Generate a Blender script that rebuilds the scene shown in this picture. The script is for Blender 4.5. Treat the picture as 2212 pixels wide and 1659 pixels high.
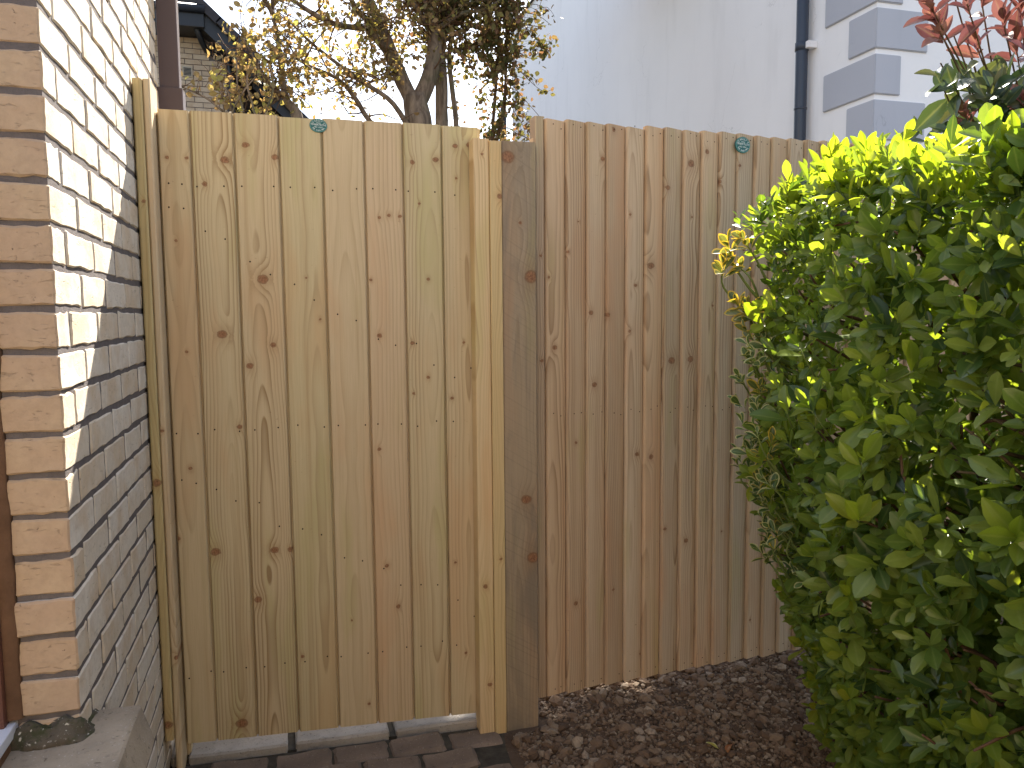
import bpy, bmesh, math, random
import numpy as np
from mathutils import Vector, Matrix, noise

for o in list(bpy.data.objects): bpy.data.objects.remove(o)
sc = bpy.context.scene
COL = sc.collection
R = math.radians
rng = np.random.default_rng(7)
random.seed(11)

# ------------------------------------------------------------------ camera
YAW, PITCH, ROLL = R(16.0), R(5.2), R(-0.47)
Fv = Vector((math.sin(YAW)*math.cos(PITCH), math.cos(YAW)*math.cos(PITCH), -math.sin(PITCH)))
R0 = Vector((math.cos(YAW), -math.sin(YAW), 0)); U0 = R0.cross(Fv)
Rv = R0*math.cos(ROLL)+U0*math.sin(ROLL); Uv = -R0*math.sin(ROLL)+U0*math.cos(ROLL)
cam_d = bpy.data.cameras.new('camera'); cam = bpy.data.objects.new('camera', cam_d); COL.objects.link(cam)
M = Matrix((Rv, Uv, -Fv)).transposed().to_4x4(); M.translation = (0, 0, 1.43)
cam.matrix_world = M
cam_d.sensor_width = 36; cam_d.lens = 36*1680/2212; cam_d.clip_start = .02; cam_d.clip_end = 3000
sc.camera = cam

# ------------------------------------------------------------------ sky, sun, exposure
SUN_AZ, SUN_EL = R(22.8), R(42.7)
w = bpy.data.worlds.new('World'); sc.world = w; w.use_nodes = True
wn, wl = w.node_tree.nodes, w.node_tree.links
wn.clear()
sky = wn.new('ShaderNodeTexSky'); sky.sky_type = 'NISHITA'; sky.sun_disc = False
sky.sun_elevation = SUN_EL; sky.sun_rotation = SUN_AZ; sky.air_density = 1.0; sky.dust_density = 1.4
bgn = wn.new('ShaderNodeBackground'); bgn.inputs[1].default_value = .085
wo = wn.new('ShaderNodeOutputWorld')
tcw = wn.new('ShaderNodeTexCoord'); cn = wn.new('ShaderNodeTexNoise'); cn.inputs['Scale'].default_value = 3.2
cn.inputs['Detail'].default_value = 6; cn.inputs['Roughness'].default_value = .55
cr = wn.new('ShaderNodeMapRange'); cr.inputs[1].default_value = .42; cr.inputs[2].default_value = .66
cr.inputs[3].default_value = .0; cr.inputs[4].default_value = .6
cm = wn.new('ShaderNodeMix'); cm.data_type = 'RGBA'; cm.inputs[7].default_value = (5.2, 5.0, 4.9, 1)
wl.new(tcw.outputs['Generated'], cn.inputs['Vector']); wl.new(cn.outputs[0], cr.inputs[0])
wl.new(cr.outputs[0], cm.inputs[0]); wl.new(sky.outputs[0], cm.inputs[6])
wl.new(cm.outputs[2], bgn.inputs[0]); wl.new(bgn.outputs[0], wo.inputs[0])
sd = bpy.data.lights.new('sun', 'SUN'); so = bpy.data.objects.new('sun', sd); COL.objects.link(so)
sd.energy = 5.0; sd.angle = R(.53); sd.color = (1.0, .93, .82)
sv = Vector((math.sin(SUN_AZ)*math.cos(SUN_EL), math.cos(SUN_AZ)*math.cos(SUN_EL), math.sin(SUN_EL)))
so.rotation_euler = (-sv).to_track_quat('-Z', 'Y').to_euler()
vs = sc.view_settings; vs.view_transform = 'Standard'; vs.look = 'None'; vs.exposure = 2.15; vs.gamma = 1; vs.use_curve_mapping = False
sc.cycles.max_bounces = 6; sc.cycles.diffuse_bounces = 3; sc.cycles.glossy_bounces = 2; sc.cycles.transmission_bounces = 3; sc.cycles.transparent_max_bounces = 4

# ------------------------------------------------------------------ helpers
def obj(name, me, mat=None, parent=None, loc=(0, 0, 0)):
    o = bpy.data.objects.new(name, me); COL.objects.link(o); o.location = loc
    if mat is not None and me is not None and len(me.materials) == 0: me.materials.append(mat)
    if parent is not None: o.parent = parent
    return o
def tag(o, label=None, cat=None, group=None, kind=None):
    if label: o['label'] = label
    if cat: o['category'] = cat
    if group: o['group'] = group
    if kind: o['kind'] = kind
    return o
def thing(name, label, cat, loc, rz=0, group=None):
    o = bpy.data.objects.new(name, None); COL.objects.link(o); o.empty_display_size = .1
    o.location = loc; o.rotation_euler = (0, 0, rz)
    return tag(o, label, cat, group)
def mk(name, v, f, smooth=False):
    me = bpy.data.meshes.new(name); me.from_pydata([tuple(map(float, p)) for p in v], [], f); me.update()
    if smooth:
        me.polygons.foreach_set('use_smooth', [True]*len(me.polygons))
    return me
def boxvf(x0, x1, y0, y1, z0, z1):
    v = [(x0,y0,z0),(x1,y0,z0),(x1,y1,z0),(x0,y1,z0),(x0,y0,z1),(x1,y0,z1),(x1,y1,z1),(x0,y1,z1)]
    f = [(0,3,2,1),(4,5,6,7),(0,1,5,4),(1,2,6,5),(2,3,7,6),(3,0,4,7)]
    return v, f
def box(name, b, mat, parent=None, bevel=0, off=(0, 0, 0)):
    v, f = boxvf(*b); v = [(p[0]-off[0], p[1]-off[1], p[2]-off[2]) for p in v]
    me = mk(name, v, f)
    if bevel:
        bm = bmesh.new(); bm.from_mesh(me)
        bmesh.ops.bevel(bm, geom=list(bm.edges), offset=bevel, segments=2, affect='EDGES', profile=.6)
        bm.to_mesh(me); bm.free()
    return obj(name, me, mat, parent)
def prism(name, prof, z0, z1, mat, parent=None):
    """profile polygon in x,y (counter-clockwise from above) pulled up from z0(x,y) to z1(x,y)"""
    n = len(prof); g0 = z0 if callable(z0) else (lambda x, y: z0); g1 = z1 if callable(z1) else (lambda x, y: z1)
    v = [(x, y, g0(x, y)) for x, y in prof]+[(x, y, g1(x, y)) for x, y in prof]
    f = [tuple(range(n-1, -1, -1)), tuple(range(n, 2*n))]+[(i, (i+1) % n, n+(i+1) % n, n+i) for i in range(n)]
    return obj(name, mk(name, v, f), mat, parent)
def smoothpath(pts, rad, k=4):
    P = [Vector(p) for p in pts]; out, ro = [], []
    for i in range(len(P)-1):
        a, b, c, d = P[max(i-1, 0)], P[i], P[i+1], P[min(i+2, len(P)-1)]
        for j in range(k):
            t = j/k
            out.append(.5*((2*b)+(c-a)*t+(2*a-5*b+4*c-d)*t*t+(3*b-a-3*c+d)*t**3)); ro.append(rad[i]*(1-t)+rad[i+1]*t)
    out.append(P[-1]); ro.append(rad[-1]); return out, ro
def tubevf(pts, rad, sides=8, k=4, rough=0):
    P, Q = smoothpath(pts, rad, k) if k > 1 else ([Vector(p) for p in pts], list(rad))
    v, f = [], []; up = Vector((0.13, .31, .94)); n = None
    for i, p in enumerate(P):
        t = (P[min(i+1, len(P)-1)]-P[max(i-1, 0)]).normalized()
        if n is None: n = t.orthogonal().normalized()
        n = (n-t*n.dot(t)).normalized(); b = t.cross(n)
        for s in range(sides):
            a = 2*math.pi*s/sides; r = Q[i]
            if rough: r *= 1+rough*noise.noise(Vector((p.x*9+math.cos(a)*1.2, p.y*9+math.sin(a)*1.2, p.z*5)))
            v.append(p+(n*math.cos(a)+b*math.sin(a))*r)
    for i in range(len(P)-1):
        for s in range(sides):
            f.append((i*sides+s, i*sides+(s+1) % sides, (i+1)*sides+(s+1) % sides, (i+1)*sides+s))
    f.append(tuple(range(sides-1, -1, -1))); f.append(tuple(range((len(P)-1)*sides, len(P)*sides)))
    return v, f
def tube(name, pts, rad, mat, parent=None, sides=8, k=4, rough=0, off=(0, 0, 0)):
    v, f = tubevf([tuple(Vector(p)-Vector(off)) for p in pts], rad, sides, k, rough)
    return obj(name, mk(name, v, f, True), mat, parent)
def merge(parts):
    V, Fc = [], []
    for v, f in parts:
        o = len(V); V += list(v); Fc += [tuple(i+o for i in q) for q in f]
    return V, Fc

# ------------------------------------------------------------------ materials
class NT:
    def __init__(s, name):
        s.m = bpy.data.materials.new(name); s.m.use_nodes = True
        s.n, s.l = s.m.node_tree.nodes, s.m.node_tree.links
        s.b = s.n['Principled BSDF']; s.out = s.n['Material Output']
    def new(s, t, **k):
        nd = s.n.new(t)
        for a, b in k.items(): setattr(nd, a, b)
        return nd
    def put(s, inp, v):
        if isinstance(v, (int, float)): inp.default_value = v
        elif isinstance(v, tuple): inp.default_value = v if len(v) != 3 or inp.type != 'RGBA' else v+(1,)
        else: s.l.new(v, inp)
    def math(s, op, a, b=0.0, c=None):
        nd = s.new('ShaderNodeMath', operation=op); s.put(nd.inputs[0], a); s.put(nd.inputs[1], b)
        if c is not None: s.put(nd.inputs[2], c)
        return nd.outputs[0]
    def mix(s, fac, a, b, mode='MIX'):
        nd = s.new('ShaderNodeMix', data_type='RGBA', blend_type=mode)
        s.put(nd.inputs[0], fac); s.put(nd.inputs[6], a); s.put(nd.inputs[7], b); return nd.outputs[2]
    def ramp(s, x, a, b, lo=0., hi=1., smooth=True):
        nd = s.new('ShaderNodeMapRange', interpolation_type='SMOOTHSTEP' if smooth else 'LINEAR')
        s.put(nd.inputs[0], x)
        for i, q in enumerate((a, b, lo, hi)): nd.inputs[i+1].default_value = q
        return nd.outputs[0]
    def noise(s, vec, scale, detail=4, rough=.55, dist=0):
        nd = s.new('ShaderNodeTexNoise'); nd.inputs['Scale'].default_value = scale
        nd.inputs['Detail'].default_value = detail; nd.inputs['Roughness'].default_value = rough; nd.inputs['Distortion'].default_value = dist
        if vec is not None: s.l.new(vec, nd.inputs['Vector'])
        return nd.outputs[0]
    def coord(s, kind='Object'): return s.new('ShaderNodeTexCoord').outputs[kind]
    def sep(s, v):
        nd = s.new('ShaderNodeSeparateXYZ'); s.l.new(v, nd.inputs[0]); return nd.outputs
    def comb(s, x, y, z):
        nd = s.new('ShaderNodeCombineXYZ')
        for i, q in zip(nd.inputs, (x, y, z)): s.put(i, q)
        return nd.outputs[0]
    def vmul(s, v, k):
        nd = s.new('ShaderNodeVectorMath', operation='MULTIPLY'); s.l.new(v, nd.inputs[0]); nd.inputs[1].default_value = k; return nd.outputs[0]
    def vadd(s, v, k):
        nd = s.new('ShaderNodeVectorMath', operation='ADD'); s.l.new(v, nd.inputs[0]); s.put(nd.inputs[1], k); return nd.outputs[0]
    def bump(s, h, strength=.3, dist=.005):
        nd = s.new('ShaderNodeBump'); nd.inputs['Strength'].default_value = strength; nd.inputs['Distance'].default_value = dist
        s.l.new(h, nd.inputs['Height']); s.l.new(nd.outputs[0], s.b.inputs['Normal']); return nd
    def fin(s, col=None, rough=.7, spec=.3):
        if col is not None: s.put(s.b.inputs['Base Color'], col)
        s.put(s.b.inputs['Roughness'], rough); s.b.inputs['Specular IOR Level'].default_value = spec
        return s.m
    def orand(s): return s.new('ShaderNodeObjectInfo').outputs['Random']

def plain(name, col, rough=.6, spec=.3, var=.12, scale=12, bump=0):
    t = NT(name); co = t.coord(); n = t.noise(co, scale, 5)
    c2 = tuple(max(0, x*(1-var*2)) for x in col); c1 = tuple(x*(1+var) for x in col)
    if bump: t.bump(t.noise(co, scale*6, 4), bump, .003)
    return t.fin(t.mix(n, c2, c1), rough, spec)

# knot node group: grain bends round each knot
kg = bpy.data.node_groups.new('knot', 'ShaderNodeTree')
for nm in ('U', 'V', 'KU', 'KV', 'R'): kg.interface.new_socket(nm, in_out='INPUT', socket_type='NodeSocketFloat')
for nm in ('F', 'M', 'Halo', 'Edge'): kg.interface.new_socket(nm, in_out='OUTPUT', socket_type='NodeSocketFloat')
gi, go = kg.nodes.new('NodeGroupInput'), kg.nodes.new('NodeGroupOutput')
def gm(op, a, b=0.0):
    nd = kg.nodes.new('ShaderNodeMath'); nd.operation = op
    for i, q in enumerate((a, b)):
        if isinstance(q, (int, float)): nd.inputs[i].default_value = q
        else: kg.links.new(q, nd.inputs[i])
    return nd.outputs[0]
du = gm('DIVIDE', gm('SUBTRACT', gi.outputs[0], gi.outputs[2]), gi.outputs[4])
dv = gm('DIVIDE', gm('SUBTRACT', gi.outputs[1], gi.outputs[3]), gm('MULTIPLY', gi.outputs[4], .86))
d2 = gm('ADD', gm('MULTIPLY', du, du), gm('MULTIPLY', dv, dv))
dvw = gm('MULTIPLY', dv, .5)
d2w = gm('ADD', gm('MULTIPLY', du, du), gm('MULTIPLY', dvw, dvw))
kg.links.new(gm('MULTIPLY', gm('EXPONENT', gm('MULTIPLY', d2w, -.34)), gm('MULTIPLY', gi.outputs[4], 1.05)), go.inputs[0])
mr = kg.nodes.new('ShaderNodeMapRange'); mr.interpolation_type = 'SMOOTHSTEP'
kg.links.new(d2, mr.inputs[0]); mr.inputs[1].default_value = .95; mr.inputs[2].default_value = .25; mr.inputs[3].default_value = 0; mr.inputs[4].default_value = 1
kg.links.new(mr.outputs[0], go.inputs[1])
kg.links.new(gm('EXPONENT', gm('MULTIPLY', d2w, -.55)), go.inputs[2])
ed = gm('MULTIPLY', gm('SUBTRACT', d2, .72), 4.)
kg.links.new(gm('EXPONENT', gm('MULTIPLY', gm('MULTIPLY', ed, ed), -1.)), go.inputs[3])

def wood(name, light, dark, knots=(), seed=0., pith=(0., .02), slope=.004, spacing=.0075, streak=.5, contrast=.5, stain=None):
    """sawn pine: growth rings cut by the board face, bent round its knots. u across, v along the board."""
    t = NT(name); co = t.coord(); sp = t.sep(co); U, V = sp[0], sp[2]
    sv_ = t.comb(t.math('MULTIPLY', U, 5.), seed, t.math('MULTIPLY', V, .9))
    wob = t.math('SUBTRACT', t.noise(sv_, 1.6, 3, .5), .5)
    Uw = t.math('ADD', U, t.math('MULTIPLY', wob, .030))
    K = None; MK = None; HL = None; ED = None
    kn1 = t.math('SUBTRACT', t.noise(t.vmul(co, (90., 20., 90.)), 1., 3, .6), .5)
    Uk = t.math('MULTIPLY_ADD', kn1, .010, Uw); Vk = t.math('MULTIPLY_ADD', kn1, -.006, V)
    for (ku, kv, kr) in knots:
        g = t.new('ShaderNodeGroup'); g.node_tree = kg
        t.l.new(Uk, g.inputs[0]); t.l.new(Vk, g.inputs[1])
        g.inputs[2].default_value = ku; g.inputs[3].default_value = kv; g.inputs[4].default_value = kr
        K = g.outputs[0] if K is None else t.math('ADD', K, g.outputs[0])
        MK = g.outputs[1] if MK is None else t.math('MAXIMUM', MK, g.outputs[1])
        ED = g.outputs[3] if ED is None else t.math('MAXIMUM', ED, g.outputs[3])
        HL = g.outputs[2] if HL is None else t.math('MAXIMUM', HL, g.outputs[2])
    nz = t.noise(t.comb(seed*1.7, 0.0, V), 1.3, 2, .5)
    D = t.math('ADD', t.math('MULTIPLY', V, slope), t.math('MULTIPLY_ADD', nz, .06, pith[1]-.03))
    uu = t.math('SUBTRACT', Uw, pith[0])
    Fd = t.math('SQRT', t.math('ADD', t.math('MULTIPLY', uu, uu), t.math('MULTIPLY', D, D)))
    if K is not None: Fd = t.math('ADD', Fd, K)
    # uneven ring widths
    Fn = t.math('MULTIPLY_ADD', t.noise(t.comb(Fd, seed, 0.0), 60, 2), .006, Fd)
    ph = t.math('FRACT', t.math('MULTIPLY', Fn, 1/spacing))
    ring = t.math('MULTIPLY', t.math('POWER', ph, 2.6), t.ramp(ph, .90, 1.0, 1., 0.))
    fine = t.noise(t.comb(t.math('MULTIPLY', Uw, 420.), seed, t.math('MULTIPLY', V, 7.)), 1., 3, .6)
    patch = t.noise(t.comb(t.math('MULTIPLY', U, 9.), seed+3., t.math('MULTIPLY', V, 1.6)), 1., 3, .5)
    band = t.noise(t.comb(t.math('MULTIPLY', Uw, 38.), seed+9., t.math('MULTIPLY', V, .5)), 1., 2, .5)
    mod = t.ramp(t.noise(t.comb(t.math('MULTIPLY', Uw, 16.), seed+5., t.math('MULTIPLY', V, .7)), 1., 2), .30, .70, .12, 1.)
    fac = t.math('MINIMUM', t.math('MULTIPLY', t.math('MULTIPLY', ring, mod), contrast*2.3), .97)
    col = t.mix(fac, light, dark)
    col = t.mix(t.math('MULTIPLY', t.ramp(fine, .35, .75), streak*.5), col, dark)
    red = (light[0]*.97, light[1]*.82, light[2]*.74); grn = (light[0]*.84, light[1]*.90, light[2]*.72)
    col = t.mix(t.ramp(patch, .50, .72, 0, .75), col, t.mix(fac, red, dark))
    col = t.mix(t.ramp(patch, .46, .28, 0, .75), col, t.mix(fac, grn, dark))
    col = t.mix(t.ramp(band, .52, .75, 0, .35), col, (dark[0]*1.15, dark[1]*1.1, dark[2]))
    if stain:
        s1 = t.noise(t.comb(t.math('MULTIPLY', U, 12.), seed, t.math('MULTIPLY', V, 2.2)), 1., 6, .62, .8)
        col = t.mix(t.ramp(s1, .42, .68, 0, .8), col, stain)
        sw = t.noise(t.comb(t.math('MULTIPLY_ADD', V, .8, t.math('MULTIPLY', U, .5)), seed, 0.0), 130, 2)
        col = t.mix(t.ramp(sw, .50, .74, 0, .28), col, (stain[0]*.6, stain[1]*.6, stain[2]*.6))
    tick = t.noise(t.comb(t.math('MULTIPLY', U, 70.), seed+2., t.math('MULTIPLY', V, 170.)), 1., 2, .5)
    tm = t.noise(t.comb(t.math('MULTIPLY', U, 10.), seed+6., t.math('MULTIPLY', V, 5.)), 1., 2)
    col = t.mix(t.math('MULTIPLY', t.ramp(tick, .68, .80, 0, .55), t.ramp(tm, .52, .66)), col, (dark[0]*.6, dark[1]*.5, dark[2]*.45))
    h = t.math('ADD', t.math('MULTIPLY', ring, .6), t.math('MULTIPLY', fine, .35))
    if MK is not None:
        col = t.mix(t.math('MULTIPLY', HL, .36), col, (dark[0]*.95, dark[1]*.74, dark[2]*.55))
        kn = t.noise(t.vmul(co, (260., 30., 150.)), 1., 3)
        kc = t.mix(t.ramp(kn, .3, .7), (.15, .060, .028), (.33, .155, .075))
        col = t.mix(t.math('MULTIPLY', MK, .88), col, kc)
        col = t.mix(t.math('MULTIPLY', ED, .62), col, (.17, .078, .036))
    t.bump(h, .16, .0016)
    return t.fin(col, .62, .22)

PINE_L, PINE_D = (.550, .450, .280), (.300, .205, .102)
FEN_L, FEN_D = (.555, .412, .268), (.285, .178, .095)

def brick_mat(name, cols, rough=.9, dirt=.5, bumpk=.5):
    t = NT(name); co = t.coord('Object'); r = t.orand()
    off = t.vadd(co, t.comb(t.math('MULTIPLY', r, 37.), t.math('MULTIPLY', r, 11.), t.math('MULTIPLY', r, 23.)))
    n1 = t.noise(off, 9, 4); n2 = t.noise(off, 60, 6, .7); n3 = t.noise(t.vmul(off, (1, 1, 3.5)), 26, 5, .65, 1.5)
    rr = t.math('FRACT', t.math('MULTIPLY', r, 7.13))
    col = t.mix(t.ramp(rr, 0., 1., 0, 1, False), cols[0], cols[1])
    col = t.mix(t.ramp(n1, .42, .66, 0, .7), col, cols[2])
    col = t.mix(t.ramp(n2, .35, .75, 0, .35), col, tuple(x*.62 for x in cols[0]))
    crk = t.ramp(n3, .60, .68)
    col = t.mix(t.math('MULTIPLY', crk, dirt*.65), col, tuple(x*.35 for x in cols[0]))
    pit = t.ramp(t.noise(off, 130, 3, .5), .70, .78)
    col = t.mix(t.math('MULTIPLY', pit, .7), col, (.09, .06, .04))
    h = t.math('SUBTRACT', t.math('MULTIPLY_ADD', n2, .5, t.math('MULTIPLY', n1, .6)), t.math('MULTIPLY_ADD', crk, .6, t.math('MULTIPLY', pit, .9)))
    t.bump(h, bumpk, .006)
    return t.fin(col, rough, .15)
M_BSIDE = brick_mat('cream stock brick face', ((.60, .52, .41), (.66, .60, .51), (.54, .41, .27)), dirt=.6)
M_BFRONT = brick_mat('bounce warmed tan brick front', ((.46, .335, .225), (.44, .32, .222), (.49, .37, .245)), dirt=.5)  # warm reflected light is mixed into the tan of the front faces
M_BFAR = brick_mat('distant buff brick', ((.46, .36, .26), (.52, .42, .31), (.40, .29, .19)), dirt=.2)
M_MORTAR = plain('grey mortar', (.15, .132, .128), .95, .1, .2, 40, .6)
M_CONC = None
def concrete(name, c, sp=(.45, .42, .38), moss=0):
    t = NT(name); co = t.coord(); n1 = t.noise(co, 6, 5); n2 = t.noise(co, 55, 6, .7); n3 = t.noise(co, 170, 3)
    col = t.mix(t.ramp(n1, .35, .65), tuple(x*.72 for x in c), c)
    col = t.mix(t.ramp(n2, .52, .72, 0, .6), col, tuple(x*.5 for x in c))
    col = t.mix(t.ramp(n3, .63, .74, 0, .8), col, sp)
    if moss:
        col = t.mix(t.ramp(t.noise(co, 14, 5, .7), .46, .60, 0, moss), col, (.045, .052, .022))
        col = t.mix(t.ramp(t.noise(co, 75, 2), .64, .70, 0, .8), col, (.55, .52, .44))
    pits = t.ramp(t.noise(co, 95, 2), .66, .74)
    col = t.mix(t.math('MULTIPLY', pits, .55), col, tuple(x*.3 for x in c))
    t.bump(t.math('SUBTRACT', t.math('ADD', n2, t.math('MULTIPLY', n3, .5)), pits), .65, .005)
    return t.fin(col, .92, .15)
M_CONC = concrete('weathered concrete', (.36, .30, .225))
M_CONC_S = concrete('smooth concrete edge', (.40, .385, .37))
M_KERB = concrete('pale concrete kerb', (.37, .335, .29), (.20, .15, .11))
M_MOSS = concrete('mossy mortar fillet', (.105, .09, .068), (.5, .47, .42), .85)
M_PAVE = concrete('brown block paver', (.22, .165, .125), (.36, .30, .24))
M_JOINT = plain('dark mossy joint', (.075, .066, .052), .95, .1, .4, 30, .5)
M_SOIL = concrete('dark stony soil', (.10, .068, .047), (.30, .24, .18))
M_GROUND = plain('garden ground', (.10, .085, .055), .95, .1, .4, 1.5)

def gravel_mat():
    t = NT('mixed gravel stones'); a = t.new('ShaderNodeAttribute', attribute_name='rnd').outputs['Fac']
    co = t.coord(); n = t.noise(co, 120, 4)
    ra = t.new('ShaderNodeValToRGB'); t.l.new(a, ra.inputs[0]); e = ra.color_ramp.elements
    e[0].color = (.062, .040, .025, 1); e[1].color = (.42, .33, .24, 1); e[1].position = 1
    for p, c in ((.25, (.120, .076, .047)), (.5, (.18, .122, .080)), (.72, (.22, .165, .115)), (.9, (.30, .235, .17))):
        q = ra.color_ramp.elements.new(p); q.color = c+(1,)
    col = t.mix(t.ramp(n, .4, .7, 0, .45), ra.outputs[0], (.10, .068, .05))
    t.bump(n, .4, .002)
    return t.fin(col, .88, .2)
M_GRAVEL = gravel_mat()

def render_mat(name, c):
    t = NT(name); co = t.coord(); n = t.noise(co, .9, 5, .6); n2 = t.noise(t.vmul(co, (3., 3., .5)), 1.2, 4, .6); n3 = t.noise(co, 45, 4)
    col = t.mix(t.ramp(n, .3, .7, 0, .35), c, tuple(x*.88 for x in c))
    col = t.mix(t.ramp(n2, .50, .78, 0, .38), col, tuple(x*.74 for x in c))
    vo = t.new('ShaderNodeTexVoronoi', feature='DISTANCE_TO_EDGE'); vo.inputs['Scale'].default_value = .9
    t.l.new(t.vadd(co, t.comb(t.math('MULTIPLY', t.noise(co, 3, 4), .5), t.math('MULTIPLY', t.noise(co, 2.6, 4), .5), t.math('MULTIPLY', t.noise(co, 3.3, 4), .5))), vo.inputs['Vector'])
    col = t.mix(t.math('MULTIPLY', t.ramp(vo.outputs['Distance'], .0, .0035, .4, 0.), t.ramp(n, .5, .58)), col, tuple(x*.5 for x in c))
    t.bump(t.math('ADD', n3, t.math('MULTIPLY', n, 3.)), .14, .006)
    return t.fin(col, .8, .2)
M_RENDER = render_mat('white painted render', (.82, .81, .82))
M_QUOIN = render_mat('grey painted quoin', (.43, .445, .50))
M_PIPE_N = plain('dark navy pipe', (.030, .040, .062), .42, .45, .15, 4)
M_PIPE_B = plain('brown plastic pipe', (.062, .040, .040), .45, .4, .08, 5)
M_PIPE_K = plain('black plastic', (.012, .014, .019), .45, .4, .2, 5)
M_FRAME = plain('brown door frame', (.115, .045, .030), .45, .4, .12, 9)
M_SEAL = plain('brown stained mortar edge', (.16, .092, .055), .9, .1, .3, 22, .5)
M_SILL = plain('white upvc sill', (.62, .64, .70), .35, .4, .04, 9)
M_TILE = plain('dark slate roof tile', (.050, .046, .050), .75, .25, .25, 7, .3)
M_CLAD = plain('dark stained cladding', (.055, .045, .042), .8, .2, .25, 7)
M_VENT = plain('buff plastic vent', (.40, .35, .27), .6, .3, .08, 9)
M_WHITE = plain('white painted frame', (.62, .64, .70), .5, .3, .05, 9)
M_NAIL = plain('sunken nail hole', (.025, .017, .011), .8, .2, .2, 80)
M_PLATE = plain('teal enamel plate', (.006, .115, .105), .38, .45, .08, 60)
M_RIM = plain('pale teal rim', (.13, .33, .29), .4, .4, .08, 60)
M_LET = plain('white lettering', (.72, .80, .76), .5, .3, .04, 60)

def bark(name, c1, c2):
    t = NT(name); co = t.coord(); n = t.noise(t.vmul(co, (22., 22., 5.)), 1., 6, .65, .6); n2 = t.noise(co, 3, 4)
    col = t.mix(t.ramp(n, .3, .7), c1, c2)
    col = t.mix(t.ramp(n2, .5, .7, 0, .55), col, (.075, .085, .045))
    t.bump(n, .7, .01); return t.fin(col, .9, .1)
M_BARK = bark('grey brown bark', (.095, .070, .052), (.24, .185, .135))
M_TWIG = bark('brown twig', (.07, .040, .025), (.17, .10, .06))
M_STALK = plain('green leaf stalk', (.16, .20, .05), .6, .3, .2, 30)

def leaf_mat(name, stops, trans=.4, tcol=(1.25, 1.15, .55), margin=None, rough=.36, spec=.5, vein=.25):
    t = NT(name)
    a = t.new('ShaderNodeAttribute', attribute_name='rnd').outputs['Fac']
    m = t.new('ShaderNodeAttribute', attribute_name='m').outputs['Fac']
    vn = t.new('ShaderNodeAttribute', attribute_name='vein').outputs['Fac']
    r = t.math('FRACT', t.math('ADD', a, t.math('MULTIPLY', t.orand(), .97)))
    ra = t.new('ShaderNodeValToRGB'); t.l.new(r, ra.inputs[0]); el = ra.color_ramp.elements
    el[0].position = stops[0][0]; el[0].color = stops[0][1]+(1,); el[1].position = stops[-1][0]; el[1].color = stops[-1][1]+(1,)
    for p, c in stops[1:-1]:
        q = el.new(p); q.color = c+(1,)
    col = ra.outputs[0]; co = t.coord()
    n = t.noise(co, 60, 3)
    col = t.mix(t.ramp(n, .4, .75, 0, .3), col, t.mix(.5, col, (.02, .035, .008)))
    if margin:
        mm = t.math('ADD', m, t.math('MULTIPLY', t.math('SUBTRACT', t.noise(co, 90, 2), .5), .5))
        col = t.mix(t.ramp(mm, .60, .76), col, margin)
    col = t.mix(t.math('MULTIPLY', t.ramp(vn, .78, 1.0), vein), col, t.mix(.6, col, (.45, .50, .20)))
    t.put(t.b.inputs['Base Color'], col); t.b.inputs['Roughness'].default_value = rough; t.b.inputs['Specular IOR Level'].default_value = spec
    tr = t.new('ShaderNodeBsdfTranslucent'); ms = t.new('ShaderNodeMixShader'); ms.inputs[0].default_value = trans
    t.l.new(t.mix(1., col, tcol, 'MULTIPLY'), tr.inputs[0])
    t.l.new(t.b.outputs[0], ms.inputs[1]); t.l.new(tr.outputs[0], ms.inputs[2]); t.l.new(ms.outputs[0], t.out.inputs[0])
    return t.m
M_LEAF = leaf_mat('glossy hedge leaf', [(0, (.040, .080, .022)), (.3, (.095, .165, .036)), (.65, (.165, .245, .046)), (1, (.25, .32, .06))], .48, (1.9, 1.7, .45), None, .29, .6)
M_LEAFY = leaf_mat('young hedge leaf', [(0, (.16, .245, .034)), (.5, (.21, .30, .042)), (1, (.28, .34, .055))], .55, (1.85, 1.65, .35), None, .30, .6)
M_VARI = leaf_mat('variegated leaf', [(0, (.05, .10, .028)), (1, (.12, .19, .05))], .35, (1.3, 1.2, .5), (.50, .49, .24))
M_VARIY = leaf_mat('yellow variegated leaf', [(0, (.07, .11, .03)), (1, (.17, .20, .06))], .35, (1.3, 1.1, .4), (.60, .45, .07))
M_RED = leaf_mat('red photinia leaf', [(0, (.15, .055, .055)), (.5, (.21, .085, .075)), (1, (.31, .15, .12))], .28, (1.2, .95, .9), None, .33)
M_PHG = leaf_mat('dark photinia leaf', [(0, (.030, .060, .030)), (.6, (.060, .095, .040)), (1, (.13, .14, .055))], .30, (1.3, 1.1, .6), None, .30)
M_TLEAF = leaf_mat('autumn tree leaf', [(0, (.17, .15, .075)), (.3, (.25, .185, .10)), (.55, (.31, .21, .12)), (.8, (.29, .28, .10)), (1, (.38, .37, .12))], .52, (1.5, 1.25, .75), None, .6, .25)
M_CLEAF = leaf_mat('creeper leaf', [(0, (.085, .10, .038)), (.5, (.15, .14, .058)), (1, (.22, .12, .085))], .40, (1.3, 1.1, .7), None, .6, .25)
M_FALLY = leaf_mat('yellow fallen leaf', [(0, (.42, .36, .05)), (1, (.48, .42, .08))], .2, (1, 1, .5), (.50, .46, .20))
M_FALLB = leaf_mat('brown fallen leaf', [(0, (.26, .085, .025)), (1, (.32, .12, .04))], .15, (1, .8, .5))

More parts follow.
